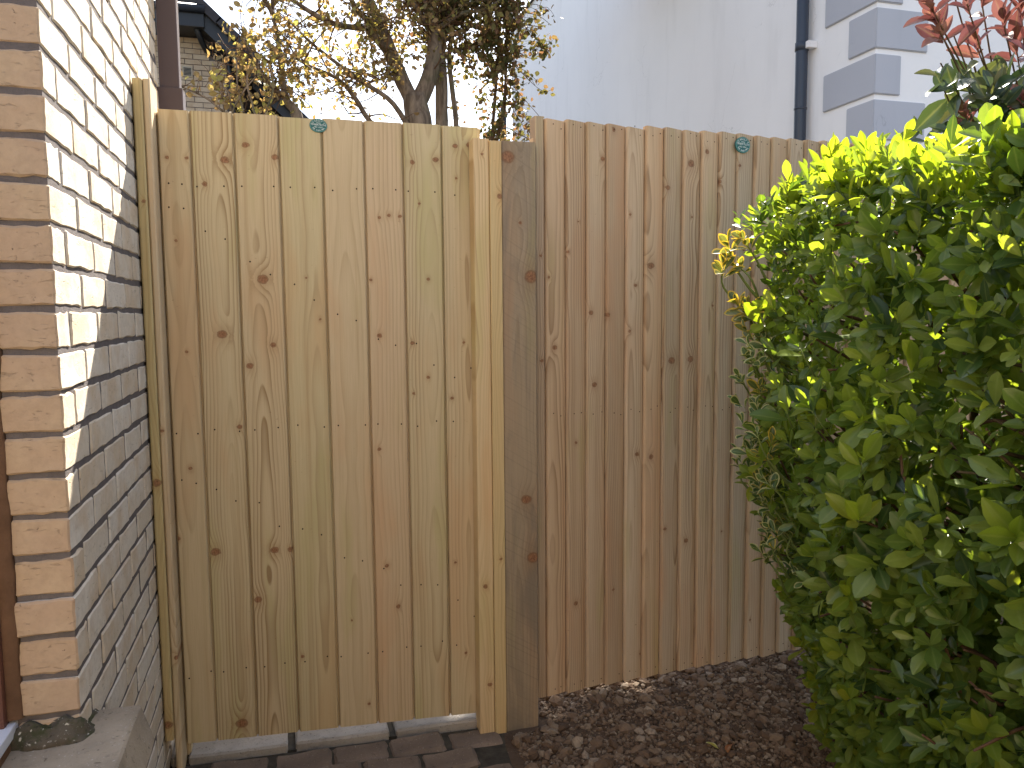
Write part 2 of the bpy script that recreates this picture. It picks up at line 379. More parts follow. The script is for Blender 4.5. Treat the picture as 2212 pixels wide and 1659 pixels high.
# ------------------------------------------------------------------ leaf geometry
def leaf_tpl(rows, cols, kind='ell'):
    t = np.linspace(0, 1, rows); s = np.linspace(-1, 1, cols)
    if kind in ('obo', 'ell'): t = .35*t+.65*np.sin(t*np.pi/2)**1.15
    if kind == 'ell': wt = np.sin(np.pi*np.clip((t-.06)/.94, 0, 1)**.95)**.75
    elif kind == 'obo': wt = np.sin(np.pi*np.clip((t-.08)/.92, 0, 1)**1.25)**.72
    elif kind == 'lan': wt = np.sin(np.pi*np.clip((t-.05)/.95, 0, 1)**.85)**.95
    else: wt = np.where(t < .15, .05, np.sin(np.pi*np.clip((t-.12)/.88, 0, 1)**.7)**.7)
    wt = np.maximum(wt, .035)*np.where(t >= .999, 0.12 if kind not in ('obo', 'ell') else 3.2, 1)
    T, Sg = np.meshgrid(t, s, indexing='ij'); Wd = np.repeat(wt[:, None], cols, 1)
    f = [(i*cols+j, i*cols+j+1, (i+1)*cols+j+1, (i+1)*cols+j) for i in range(rows-1) for j in range(cols-1)]
    mg = np.maximum(np.abs(Sg), np.clip((T-.72)/.28, 0, 1)).ravel()
    vein = 1-np.abs(Sg).ravel()
    return T.ravel(), Sg.ravel(), Wd.ravel(), np.array(f), mg, vein
def add_attrs(me, **kw):
    for k, a in kw.items():
        at = me.attributes.new(k, 'FLOAT', 'POINT'); at.data.foreach_set('value', np.asarray(a, np.float32))
def leaf_unit(name, kind, wr, curl, fold, mat, rows=7, cols=5, wave=0.):
    T, Sg, Wd, f, mg, vn = leaf_tpl(rows, cols, kind)
    x = T; y = Sg*Wd*wr/2; z = fold*np.abs(Sg)*Wd*wr/2-curl*T*T+wave*np.sin(T*9+Sg*2)*np.abs(Sg)
    me = mk(name, np.stack([x, y, z], 1), [tuple(map(int, q)) for q in f], True)
    add_attrs(me, m=mg, vein=vn); me.materials.append(mat); return me
def unit(a): return a/np.maximum(np.linalg.norm(a, axis=-1, keepdims=True), 1e-9)
def leaves_mesh(name, P, D, N, L, W, curl, fold, rnd, mat, kind='ell', rows=5, cols=3):
    T, Sg, Wd, f, mg, vn = leaf_tpl(rows, cols, kind); n = len(P); k = len(T)
    D = unit(D); S = unit(np.cross(N, D)); N = np.cross(D, S)
    V = P[:, None, :]+D[:, None, :]*(T[None, :, None]*L[:, None, None])+S[:, None, :]*((Sg*Wd)[None, :, None]*W[:, None, None]/2) \
        + N[:, None, :]*(fold[:, None, None]*(np.abs(Sg)*Wd)[None, :, None]*W[:, None, None]/2-curl[:, None, None]*L[:, None, None]*(T*T)[None, :, None])
    V = V.reshape(-1, 3); Fc = (f[None]+np.arange(n)[:, None, None]*k).reshape(-1, 4)
    me = bpy.data.meshes.new(name); me.vertices.add(len(V)); me.vertices.foreach_set('co', V.astype(np.float32).ravel())
    me.loops.add(Fc.size); me.loops.foreach_set('vertex_index', Fc.astype(np.int32).ravel())
    me.polygons.add(len(Fc)); me.polygons.foreach_set('loop_start', np.arange(0, Fc.size, 4, dtype=np.int32)); me.polygons.foreach_set('use_smooth', np.ones(len(Fc), bool))
    me.update(calc_edges=True); me.validate()
    add_attrs(me, rnd=np.repeat(rnd, k), m=np.tile(mg, n), vein=np.tile(vn, n)); me.materials.append(mat); return me
def sprig(p, d, n, L, spread=(.5, 1.25), stem=.05, jit=.25):
    """whorls of leaves round a shoot: list of (pos, dir, normal, length)"""
    d = unit(np.asarray(d, float)); a = unit(np.cross(d, [.31, .2, .93])); b = np.cross(d, a); out = []
    ph = rng.uniform(0, 6.3)
    for i in range(n):
        q = i/max(n-1, 1); ang = ph+i*2.4+rng.normal(0, .25); tilt = spread[1]+(spread[0]-spread[1])*q+rng.normal(0, .12)
        rad = a*math.cos(ang)+b*math.sin(ang); ld = unit(d*math.cos(tilt)+rad*math.sin(tilt)+rng.normal(0, jit*.4, 3))
        nn = unit(d*math.sin(tilt)-rad*math.cos(tilt)+rng.normal(0, jit, 3))
        out.append((np.asarray(p)+d*stem*(q-.6), ld, nn, L*rng.uniform(.55, 1.12)*(1-.22*q)))
    return out
def leaf_obj(me, p, d, n, L, parent, off, wr=1.):
    d = Vector(d).normalized(); s = Vector(n).cross(d).normalized(); nn = d.cross(s)
    Mx = Matrix((d*L, s*L*wr, nn*L)).transposed().to_4x4(); Mx.translation = Vector(p)-Vector(off)
    o = bpy.data.objects.new('leaf', me); COL.objects.link(o); o.parent = parent; o.matrix_local = Mx
    return o

# ------------------------------------------------------------------ ground
tag(obj('ground', mk('ground', [(-400, -400, -.06), (400, -400, -.06), (400, 400, -.06), (-400, 400, -.06)], [(0, 1, 2, 3)]), M_GROUND), kind='structure')
def soil_z(x, y):
    z = .018+.018*noise.noise(Vector((x*3, y*3, 1.)))+.008*noise.noise(Vector((x*11, y*11, 4.)))
    z += .035*max(0, min(1, (y-2.25)/.35))*max(0, min(1, (x-.78)/.25))
    return z
nx, ny = 90, 90; gx = np.linspace(.60, 4.2, nx); gy = np.linspace(-2.6, 3.2, ny)
sv2 = [(x, y, soil_z(x, y)) for y in gy for x in gx]
sf = [(j*nx+i, j*nx+i+1, (j+1)*nx+i+1, (j+1)*nx+i) for j in range(ny-1) for i in range(nx-1)]
tag(obj('soil_bed', mk('soil_bed', sv2, sf, True), M_SOIL), kind='structure')
# gravel
def stones(n, rlo, rhi, xr, yr, pw, lo=0., hi=1.):
    t = (1+5**.5)/2
    iv = unit(np.array([(-1,t,0),(1,t,0),(-1,-t,0),(1,-t,0),(0,-1,t),(0,1,t),(0,-1,-t),(0,1,-t),(t,0,-1),(t,0,1),(-t,0,-1),(-t,0,1)], float))
    fi = np.array([(0,11,5),(0,5,1),(0,1,7),(0,7,10),(0,10,11),(1,5,9),(5,11,4),(11,10,2),(10,7,6),(7,1,8),(3,9,4),(3,4,2),(3,2,6),(3,6,8),(3,8,9),(4,9,5),(2,4,11),(6,2,10),(8,6,7),(9,8,1)])
    V, Fc, rn = [], [], []
    for i in range(n):
        x, y = rng.uniform(*xr), rng.uniform(*yr)
        if x < .67 and y < 2.42: continue
        if x < .82 and y > 2.40: continue
        r = rlo+(rhi-rlo)*rng.random()**pw
        A = np.linalg.qr(rng.normal(size=(3, 3)))[0]*np.array([1.25, 1., .72])*r*rng.uniform(.85, 1.15, 3)
        v = (iv*rng.uniform(.78, 1.18, (12, 1)))@A.T
        v[:, 2] *= .8; V.append(v+np.array([x, y, soil_z(x, y)+r*rng.uniform(.05, .45)])); Fc.append(fi+12*len(rn)); rn.append(np.full(12, min(.9, max(0, rng.normal(.48, .25)))))
    return np.concatenate(V), np.concatenate(Fc), np.concatenate(rn)
Vs, Fs, Rs = [], [], []; o_ = 0
for a in ((15000, .0025, .006, (.63, 2.3), (1.6, 2.66), 1.5), (7000, .005, .011, (.63, 2.2), (1.6, 2.64), 1.5), (1300, .010, .025, (.64, 2.1), (1.6, 2.60), 2.0)):
    v, f, r = stones(*a); Vs.append(v); Fs.append(f+o_); Rs.append(r); o_ += len(v)
me = mk('gravel', np.concatenate(Vs), [tuple(map(int, q)) for q in np.concatenate(Fs)]); add_attrs(me, rnd=np.concatenate(Rs))
tag(obj('gravel', me, M_GRAVEL), 'loose brown and grey gravel lying on dark soil below the slatted fence', 'gravel', kind='stuff')

# paving in front of the gate, falling gently to the right
def pave_z(x): return .058-.030*(x+.35)
pv = tag(prism('paving', [(-2.4, -2.6), (.655, -2.6), (.665, 2.476), (-.41, 2.476), (-.41, 1.40), (-2.4, 1.40)], -.05, lambda x, y: pave_z(x)-.012, M_JOINT), kind='structure')
def slab_mesh(name, lx, ly, h, seed, edge=.006, amp=.0035):
    bm = bmesh.new(); bmesh.ops.create_cube(bm, size=1)
    for v in bm.verts: v.co = Vector((v.co.x*lx, v.co.y*ly, v.co.z*h))
    bmesh.ops.bevel(bm, geom=list(bm.edges), offset=edge, segments=1, affect='EDGES')
    bmesh.ops.subdivide_edges(bm, edges=[e for e in bm.edges if e.calc_length() > .04], cuts=3, use_grid_fill=True)
    for v in bm.verts:
        q = v.co*38+Vector((seed*7.3, seed*3.1, seed)); v.co += Vector((noise.noise(q), noise.noise(q+Vector((9, 1, 4))), noise.noise(q+Vector((2, 8, 7)))))*amp
    me = bpy.data.meshes.new(name); bm.to_mesh(me); bm.free()
    me.polygons.foreach_set('use_smooth', [True]*len(me.polygons)); me.set_sharp_from_angle(angle=R(30))
    return me
pm = [slab_mesh('paver', .176, .107, .05, s, .010, .006) for s in range(5)]
for m_ in pm: m_.materials.append(M_PAVE)
k = 0
for r in range(12):
    y = 2.415-.113*r; x0 = -.46+(.09 if r % 2 else .0)
    for i in range(7):
        x = x0+.09+.183*i
        if x > .62 or x < -.33: continue
        o = obj('paver', pm[(k*3+r) % 5], None, pv, (x+rng.normal(0, .003), y+rng.normal(0, .003), pave_z(x)-.028+rng.normal(0, .0025)))
        o.rotation_euler = (rng.normal(0, .012), .030+rng.normal(0, .012), rng.normal(0, .018)+(math.pi if k % 2 else 0)); k += 1
kb = tag(prism('kerb', [(-.40, 2.486), (.70, 2.486), (.70, 2.72), (-.40, 2.72)], -.05, lambda x, y: .046-.022*(x+.35), M_JOINT), kind='structure')
for a, b in ((-.392, -.352), (-.340, -.045), (-.022, .278), (.300, .592), (.604, .66)):
    me = slab_mesh('kerb_stone', b-a, .21, .09, a*10, .006, .003); me.materials.append(M_KERB)
    x = (a+b)/2; o = obj('kerb_stone', me, None, kb, (x, 2.588, .070-.026*(x+.35)-.045)); o.rotation_euler = (0, .026, 0)

# ------------------------------------------------------------------ brick house on the left
XW, YC, YE = -.395, 1.56, 2.93
HO = Vector((XW, YC, 0))
house = thing('brick_house', 'cream brick house corner with sunlit side wall left of the timber gate', 'house', HO)
core = box('wall', (-2.6, XW-.0026, YC+.0048, YE-.008, -.05, 3.04), M_MORTAR, house, off=HO)
box('upper_wall', (-2.6, XW-.002, YC+.002, YE, 3.04, 5.2), M_BSIDE, house, off=HO)
def brick_mesh(lx, ly, lz, seed, front=False):
    bm = bmesh.new(); bmesh.ops.create_cube(bm, size=1)
    for v in bm.verts: v.co = Vector((v.co.x*lx, v.co.y*ly, v.co.z*lz))
    bmesh.ops.bevel(bm, geom=list(bm.edges), offset=.0035, segments=1, affect='EDGES')
    bmesh.ops.subdivide_edges(bm, edges=[e for e in bm.edges if e.calc_length() > .05], cuts=4, use_grid_fill=True)
    for v in bm.verts:
        q = v.co*30+Vector((seed*5.1, seed*2.7, seed*1.3)); w_ = 1.0
        ex = abs(abs(v.co.z)-lz/2) < .006
        v.co += Vector((noise.noise(q*1.7)*.0016, noise.noise(q*1.7+Vector((5, 1, 2)))*.0024, noise.noise(q*1.9+Vector((3, 7, 1)))*(.0046 if ex else .001)))
    me = bpy.data.meshes.new('brick'); bm.to_mesh(me); bm.free()
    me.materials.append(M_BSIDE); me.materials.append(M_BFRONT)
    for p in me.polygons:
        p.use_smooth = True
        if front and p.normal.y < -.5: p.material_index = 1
    me.set_sharp_from_angle(angle=R(30))
    return me
BW = .102
lib = {}
def get_brick(ln, front, s):
    key = (round(ln, 3), front, s)
    if key not in lib: lib[key] = brick_mesh(BW, ln, .0648, s+ln*40+(9 if front else 0), front)
    return lib[key]
for kk in range(-14, 26):
    zt = 1.965-.075*kk; zc = zt-.033
    edges = [(YC, 1.743)] if kk % 2 == 0 else [(YC, 1.643)]
    y = edges[0][1]+.012
    while y < YE-.03:
        e = min(y+.208, YE)
        edges.append((y, e)); y = e+.012
    for i, (a, b) in enumerate(edges):
        me = get_brick(b-a, i == 0, (kk*5+i*3) % 4)
        o = obj('brick', me, None, house, Vector((XW-BW/2+rng.normal(0, .0007), (a+b)/2+rng.normal(0, .0012), zc+rng.normal(0, .001)))-HO)
        o.rotation_euler = (rng.normal(0, .004), rng.normal(0, .003), rng.normal(0, .003))
# door frame, sealant, sill
box('door_frame', (-.62, -.512, 1.535, 1.60, .69, 3.0), M_FRAME, house, .006, HO)
v, f = [], []
for i in range(61):
    z = .70+i*.0385; j = .010*noise.noise(Vector((z*9, 0, 3)))+.004*noise.noise(Vector((z*35, 0, 3)))
    v += [(-.530, 1.548, z), (-.491+j, 1.5535, z), (-.487+j, 1.563, z), (-.530, 1.575, z)]
f = [(i*4+q, i*4+(q+1) % 4, i*4+4+(q+1) % 4, i*4+4+q) for i in range(60) for q in range(4)]
v = [Vector(p)-HO for p in v]; obj('sealant', mk('sealant', v, f, True), M_SEAL, house)
box('door_sill', (-.90, -.5, 1.44, 1.60, .672, .694), M_SILL, house, .003, HO)
box('sill_riser', (-.90, -.505, 1.452, 1.59, .645, .671), M_SEAL, house, 0, HO)
# mossy fillet at the foot of the pier
bm = bmesh.new(); bmesh.ops.create_grid(bm, x_segments=24, y_segments=10, size=.5)
for q in bm.verts:
    u, w_ = q.co.x+.5, q.co.y+.5; ang = w_*math.pi/2
    # runs along the front then turns the corner
    s = u*.21; r_ = .030+.012*noise.noise(Vector((s*30, w_*3, 2)))
    if s < .115: base = Vector((-.51+s, YC, .645)); nrm = Vector((0, -1, 0))
    else:
        base = Vector((XW, YC+(s-.115), .645)); nrm = Vector((1, 0, 0))
    tcn = max(0., 1-abs(s-.115)/.03); nrm = (nrm+Vector((1, -1, 0))*tcn*.5).normalized()
    q.co = base+nrm*(r_*math.cos(ang)*(1-.75*min(1, max(0, (s-.10)/.06))))+Vector((0, 0, r_*(1.5+.5*noise.noise(Vector((s*40, 1, 1))))*math.sin(ang)*(1 if s < .10 else max(.25, 1-.75*(s-.10)/.05))))+Vector((0, 0, -.002))
    q.co += Vector((noise.noise(q.co*80), noise.noise(q.co*80+Vector((4, 4, 4))), noise.noise(q.co*80+Vector((8, 2, 1)))))*.004
    q.co -= HO
me = bpy.data.meshes.new('mortar_fillet'); bm.to_mesh(me); bm.free(); me.polygons.foreach_set('use_smooth', [True]*len(me.polygons))
obj('mortar_fillet', me, M_MOSS, house)
# square downpipe at the rear end of the wall
dp = box('downpipe', (-.393, -.329, 2.945, 3.01, 2.10, 5.2), M_PIPE_B, house, .004, HO)
box('pipe_collar', (-.402, -.319, 2.936, 3.019, 2.125, 2.205), M_PIPE_B, dp, .004, HO)
box('pipe_shoe', (-.390, -.332, 2.948, 3.007, 0, 2.099), M_PIPE_B, dp, .003, HO)

# concrete doorstep with a flared edge
prof = [(-.9, .650), (-.316, .650), (-.311, .646), (-.288, .570), (-.292, .556), (-.318, .520), (-.9, .520)]
def step_mesh():
    ys = np.linspace(.55, 1.66, 24); v = []
    for y in ys:
        for i, (x, z) in enumerate(prof):
            q = Vector((x*25, y*25, z*25)); a = .0035
            v.append(Vector((x+a*noise.noise(q)*(x > -.8), y+(a*noise.noise(q+Vector((3, 3, 3))) if y > 1.6 else 0), z+a*noise.noise(q+Vector((7, 1, 2)))))-Vector((-.6, 1.1, 0)))
    n = len(prof); f = [(i*n+j, (i+1)*n+j, (i+1)*n+(j+1) % n, i*n+(j+1) % n) for i in range(len(ys)-1) for j in range(n)]
    f += [tuple(range(n)), tuple(range(len(v)-1, len(v)-n-1, -1))]
    return mk('slab', v, f)
st = thing('doorstep', 'worn concrete doorstep slab at the foot of the brick corner', 'step', (-.6, 1.1, 0))
obj('slab', step_mesh(), M_CONC, st)
box('riser', (-.9, -.335, .6, 1.64, -.05, .521), M_CONC_S, st, 0, (-.6, 1.1, 0))

# ------------------------------------------------------------------ wall battens at the gate's hinge side
wb = thing('wall_batten', 'pair of tall timber battens fixed between brick wall and gate', 'post', (-.37, 2.45, 0))
def lb(x0, x1, y0, y1, z0, z1, name, mat, parent, off, ch=.004):
    prof = [(x0, y1), (x0, y0+ch), (x0+ch, y0), (x1-ch, y0), (x1, y0+ch), (x1, y1)]
    prof = [(a-off[0], b-off[1]) for a, b in prof]
    return prism(name, prof, z0, z1, mat, parent)
WO = (-.37, 2.45)
M_RAILW = wood('light gap strip pine', PINE_L, PINE_D, (), 61., (0, .05))
lb(-.391, -.3665, 2.408, 2.50, .17, 2.084, 'batten', wood('wall batten pine', (.50, .40, .20), (.32, .23, .10), [(-.008, 1.75, .006), (-.012, .95, .014), (-.006, .22, .014)], 3.1, (.02, .04), .002, .006), wb, WO)
lb(-.3655, -.347, 2.416, 2.54, .05, 2.086, 'batten', wood('inner batten pine', (.56, .44, .28), (.38, .26, .14), [(.018, .42, .008), (.015, 1.1, .006)], 5.7, (.03, .04), .002, .006), wb, WO)

lb(-.3465, -.3345, 2.5155, 2.56, .06, 2.02, 'batten', M_RAILW, wb, WO, .001)  # added strip behind the gate edge, closes a sunlight leak

# ------------------------------------------------------------------ gate
GO = Vector((-.345, 2.495, 0))
gate = thing('timber_gate', 'tall pale pine gate of eight wide vertical boards', 'gate', GO)
E_ = [-.3445, -.256, -.135, -.008, .119, .245, .365, .489, .612]
GK = [(-0.164,1.889,0.0152),(-0.100,1.935,0.0121),(-0.221,1.817,0.0106),(-0.321,1.889,0.0076),(-0.268,1.890,0.0076),(-0.019,1.903,0.0137),(-0.068,1.539,0.0212),(-0.195,1.374,0.0182),(-0.045,1.339,0.0121),(-0.115,1.277,0.0137),(-0.155,1.091,0.0106),(-0.234,0.707,0.0182),(-0.065,0.697,0.0152),(-0.015,0.694,0.0121),(-0.114,0.543,0.0152),(-0.180,0.148,0.0212),(0.254,1.538,0.0061),(0.438,1.541,0.0076),(0.433,1.225,0.0076),(0.317,1.740,0.0076),(0.349,1.738,0.0076),(0.288,1.732,0.0076),(0.279,1.363,0.0106),(0.382,1.337,0.0091),(0.271,0.998,0.0091),(0.284,0.612,0.0091),(0.319,0.471,0.0106),(0.531,1.964,0.0106),(0.577,1.970,0.0121),(0.467,1.918,0.0121),(0.390,1.907,0.0106),(0.410,1.779,0.0061),(-0.308,1.650,0.0061),(-0.290,1.323,0.0061),(-0.340,0.758,0.0091),(-0.296,0.971,0.0076),(0.095,1.416,0.0061),(0.057,1.544,0.0046),(0.012,0.341,0.0076),(0.220,0.152,0.0076),(0.164,0.442,0.0046),(0.508,1.154,0.0076),(0.549,1.336,0.0061),(0.386,1.174,0.0061),(0.515,0.600,0.0061),(0.547,0.282,0.0076),(0.534,1.863,0.0061)]
nail_me = mk('nail', [(.0025*math.cos(a), -.0006*(i % 2), .0025*math.sin(a)*1.1) for i, a in enumerate(np.linspace(0, 2*math.pi, 8, endpoint=False))], [tuple(range(8))])
nail_me.materials.append(M_NAIL)
tints = [(1, .98, .96), (1, 1, .98), (1.0, .98, .97), (.98, 1.0, .95), (1.03, 1.0, 1.0), (1.04, .97, .98), (1.02, 1.02, 1.0), (1.04, 1.03, 1.02)]
gb_mats = []
def zbot(x, y): return .108-.0458*(x+GO.x+.362)
for i in range(8):
    a, b = E_[i]-GO.x, E_[i+1]-GO.x
    ks = [(u-GO.x, z, r*.82) for (u, z, r) in GK if E_[i]+.001 < u < E_[i+1]+.004][:8]
    L_ = tuple(c*t for c, t in zip(PINE_L, tints[i]))
    mt = wood('gate board pine', L_, PINE_D, ks, 1.3+i*2.17, ((a+b)/2+[.0, .015, -.01, .03, .0, -.07, .02, .012][i], [.05, .012, .016, .03, .055, .06, .03, .014][i]), [.004, .012, .014, .008, .003, .002, .006, .013][i], .0082 if i in (1, 2) else .0095, .45, [.28, .75, .7, .35, .25, .3, .45, .5][i])
    y1 = .019
    prof = [(a+.0026, y1), (a+.0026, .0045), (a+.0050, 0), (b-.0060, 0), (b-.0022, .0050), (b-.0022, .0135), (b+.006, .0135), (b+.006, .0165), (b-.0022, .0165), (b-.0022, y1)]
    dz = rng.normal(0, .0012)
    bd = prism('board', prof, zbot, 2.026+dz, mt, gate)
    for zr in (1.815, 1.078, .325):
        for q in (.2, .8):
            obj('nail', nail_me, None, bd, (a+(b-a)*q+rng.normal(0, .006), -.0006, zr+rng.normal(0, .005)))
    for z_hi, z_lo in ((1.74, 1.17), (.97, .40)):
        for q in (.25, .7):
            xx = a+(b-a)*q; obj('nail', nail_me, None, bd, (xx, -.0006, z_hi+(z_lo-z_hi)*(xx/.95)+rng.normal(0, .02)))
M_RAIL = wood('gate rail pine', PINE_L, PINE_D, (), 44., (0, .05))
for zr in (1.815, 1.078, .325): box('rail', (.012, .945, .020, .055, zr-.05, zr+.05), M_RAIL, gate, .003)
for z_hi, z_lo in ((1.765, 1.13), (1.027, .376)):
    p = [(.04, .02, z_hi), (.04, .05, z_hi), (.91, .05, z_lo), (.91, .02, z_lo), (.04, .02, z_hi-.09), (.04, .05, z_hi-.09), (.91, .05, z_lo-.0), (.91, .02, z_lo)]
    v = [(.04, .0205, z_hi), (.9, .0205, z_lo+.09), (.9, .0205, z_lo), (.04, .0205, z_hi-.09), (.04, .054, z_hi), (.9, .054, z_lo+.09), (.9, .054, z_lo), (.04, .054, z_hi-.09)]
    obj('brace', mk('brace', v, [(0, 1, 2, 3), (7, 6, 5, 4), (0, 4, 5, 1), (1, 5, 6, 2), (2, 6, 7, 3), (3, 7, 4, 0)]), M_RAIL, gate)

# ------------------------------------------------------------------ gate post with its stop battens
PO = (.725, 2.485)
post = thing('gate_post', 'stout weathered grey green timber post between gate and slatted fence', 'post', (PO[0], PO[1], 0))
M_POST = wood('weathered post', (.36, .275, .18), (.22, .16, .10), [(.035, 1.548, .026), (.018, .812, .018), (.038, .612, .022), (-.035, 1.925, .024), (.0, 1.72, .006)], 21., (-.01, .03), .006, .010, .6, .45, (.205, .165, .120))
lb(.6685, .783, 2.432, 2.545, -.05, 1.975, 'post_body', M_POST, post, PO, .003)
M_S1 = wood('stop batten pine', (.66, .50, .285), (.42, .275, .13), [(-.130, .53, .009), (-.118, .19, .008), (-.12, 1.93, .005)], 33., (-.16, .05), .003, .006, .5, .5)
M_S2 = wood('cover batten pine', (.60, .45, .23), (.38, .26, .11), [(-.068, 1.80, .010), (-.07, .62, .006)], 37., (-.05, .03), .004, .006, .5, .55)
lb(.577, .6275, 2.432, 2.493, .020, 1.978, 'stop_batten', M_S1, post, PO, .002)
lb(.6285, .6675, 2.426, 2.52, .012, 1.972, 'stop_batten', M_S2, post, PO, .002)

# ------------------------------------------------------------------ slatted fence
FA = math.atan2(.059, .8966)
FO = Vector((.829, 2.495, 0))
fence = thing('slatted_fence', 'long close boarded fence of narrow overlapping pinkish pine boards', 'fence', FO, FA)
FK = [(0.555,1.950,0.0217),(0.623,1.994,0.0140),(0.462,1.862,0.0139),(0.396,1.591,0.0201),(0.215,1.947,0.0123),(0.234,1.422,0.0123),(0.338,1.523,0.0093),(0.490,1.257,0.0201),(0.561,1.259,0.0202),(0.181,1.182,0.0154),(0.402,0.914,0.0155),(0.346,0.927,0.0123),(0.551,0.592,0.0140),(0.249,2.045,0.0123),(0.315,1.365,0.0093),(0.163,1.430,0.0138),(0.313,1.764,0.0077),(0.563,1.765,0.0062),(0.110,0.414,0.0123),(0.034,1.314,0.0138),(0.462,0.645,0.0093),(0.755,1.953,0.0094),(0.850,1.774,0.0109),(0.782,1.655,0.0109),(0.677,1.892,0.0125),(0.656,1.452,0.0062),(0.120,1.735,0.0046),(0.009,1.548,0.0077),(0.111,0.984,0.0077),(0.255,0.445,0.0077),(0.370,0.186,0.0093),(0.077,1.633,0.0077),(0.799,0.842,0.0078),(0.711,0.610,0.0062)]
NB = 41; fpool = []
for i in range(NB):
    a = i*.0748; b = a+.086
    if i < 16:
        ks = [(u, z, r*.72) for (u, z, r) in FK if a < u <= a+.0748]
        if len(ks) < 2: ks += [(a+rng.uniform(.015, .06), rng.uniform(.2, 1.9), rng.uniform(.005, .010)) for _ in range(2)]
        s_ = rng.uniform(.84, 1.08); g_ = rng.normal(0, .025)
        mt = wood('fence board pine', (FEN_L[0]*s_, FEN_L[1]*(s_+g_), FEN_L[2]*(s_+g_*2)), (FEN_D[0]*s_, FEN_D[1]*s_, FEN_D[2]*s_), ks[:5], 50+i*1.91, (a+rng.uniform(-.03, .09), rng.uniform(.015, .05)), rng.uniform(.001, .008), .0075, .5, rng.uniform(.35, .8))
        fpool.append(mt)
    else: mt = fpool[(i*7) % 16]
    c_ = a+.0748-.0026
    prof = [(a, .0030), (a, -.0125), (a+.0016, -.0180), (a+.0052, -.0210), (a+.0115, -.0208), (c_, -.0085), (c_, -.0005), (b, -.0005), (b, .0024)]
    prof = [(x, y-.0004*(i % 2)) for x, y in prof]
    top = 2.066+rng.normal(0, .0022)
    ch = .005
    bd = prism('board', prof, .0966+rng.normal(0, .002), lambda x, y: top-(.003 if x > b-.02 else 0), mt, fence)
    for zr in (2.043, 1.085, .125):
        for q in (.028, .058):
            obj('nail', nail_me, None, bd, (a+q+rng.normal(0, .003), -.0212+.0123*(q-.0115)/.0607-.0005, zr+rng.normal(0, .009))).scale = (.8, 1, .8)
M_FR = wood('fence rail pine', FEN_L, FEN_D, (), 91., (0, .05))
for zr in (1.97, 1.085, .19): box('rail', (-.035, 3.06, .0032, .038, zr-.035, zr+.035), M_FR, fence, .003)
M_FE = wood('fence end batten', (.47, .36, .25), (.28, .20, .13), [(-.015, 1.62, .005), (-.012, 1.27, .007)], 95., (-.05, .03), .003, .006, .6, .7)
prism('end_batten', [(-.033, .036), (-.033, -.008), (-.030, -.0115), (-.004, -.0115), (-.001, -.008), (-.001, .036)], .09, 2.071, M_FE, fence)
for xp in (1.55, 3.05): box('fence_post', (xp, xp+.09, .04, .13, -.05, 2.02), M_FR, fence, .003)

# ------------------------------------------------------------------ maker's plates with raised lettering
TXT = {}
def glyphs(s, size):
    key = (s, size)
    if key not in TXT:
        cu = bpy.data.curves.new('t', 'FONT'); cu.body = s; cu.size = size; cu.align_x = 'CENTER'; cu.align_y = 'CENTER'; cu.extrude = .0002; cu.resolution_u = 2
        o = bpy.data.objects.new('t', cu); COL.objects.link(o)
        dg = bpy.context.evaluated_depsgraph_get(); me = bpy.data.meshes.new_from_object(o.evaluated_get(dg))
        TXT[key] = ([v.co.copy() for v in me.vertices], [tuple(p.vertices) for p in me.polygons])
        bpy.data.objects.remove(o); bpy.data.curves.remove(cu)
    return TXT[key]
def place(s, size, x, z, rot=0, sx=1.):
    v, f = glyphs(s, size); c, n = math.cos(rot), math.sin(rot)
    return [(x+(p.x*sx*c-p.y*n), -.0028-p.z, z+(p.x*sx*n+p.y*c)) for p in v], f
def plate(loc, rz, label, ra, rb, tilt):
    t = thing('name_plate', label, 'sign', loc, rz, 'name plates on the new timber')
    t.rotation_euler = (0, tilt, rz)
    th = np.linspace(0, 2*math.pi, 40, endpoint=False)
    def disc(name, a, b, y0, y1, mat):
        v = [(a*math.cos(q), y1, b*math.sin(q)) for q in th]+[(a*math.cos(q), y0, b*math.sin(q)) for q in th]
        f = [tuple(range(39, -1, -1)), tuple(range(40, 80))]+[(i, (i+1) % 40, 40+(i+1) % 40, 40+i) for i in range(40)]
        obj(name, mk(name, v, f), mat, t)
    disc('backing', ra, rb, -.0016, .003, M_PLATE); 
    v = []; f = []
    for k_, (s, y) in enumerate(((.94, -.0017), (.94, -.0026), (.89, -.0026), (.89, -.0017))): v += [(ra*s*math.cos(q), y, rb*s*math.sin(q)) for q in th]
    f = [(k_*40+i, k_*40+(i+1) % 40, (k_+1)*40+(i+1) % 40, (k_+1)*40+i) for k_ in range(3) for i in range(40)]
    obj('rim', mk('rim', v, f), M_RIM, t)
    P_ = []; top = "O'KELLY'S"; n = len(top)
    for i, ch in enumerate(top):
        a = R(150-(120/(n-1))*i); P_.append(place(ch, rb*.36, ra*.72*math.cos(a), rb*.70*math.sin(a), a-math.pi/2))
    bot = 'THE SHED MAN'; n = len(bot)
    for i, ch in enumerate(bot):
        if ch == ' ': continue
        a = R(212+(116/(n-1))*i); P_.append(place(ch, rb*.29, ra*.73*math.cos(a), rb*.73*math.sin(a), a+math.pi/2))
    P_.append(place('TIMBERTROVE', rb*.37, 0, rb*.08, 0, ra/rb*.73)); P_.append(place('493 1034', rb*.31, 0, -rb*.27, 0, ra/rb*.80))
    P_.append(([(-ra*.24, -.0027, rb*.33), (ra*.24, -.0027, rb*.33), (ra*.24, -.0027, rb*.39), (-ra*.24, -.0027, rb*.39)], [(0, 1, 2, 3)]))
    v, f = merge(P_); obj('lettering', mk('lettering', v, f), M_LET, t)
plate((.109, 2.4945, 2.003), 0, 'small oval green name plate at the top of the gate', .0262, .0205, .05)
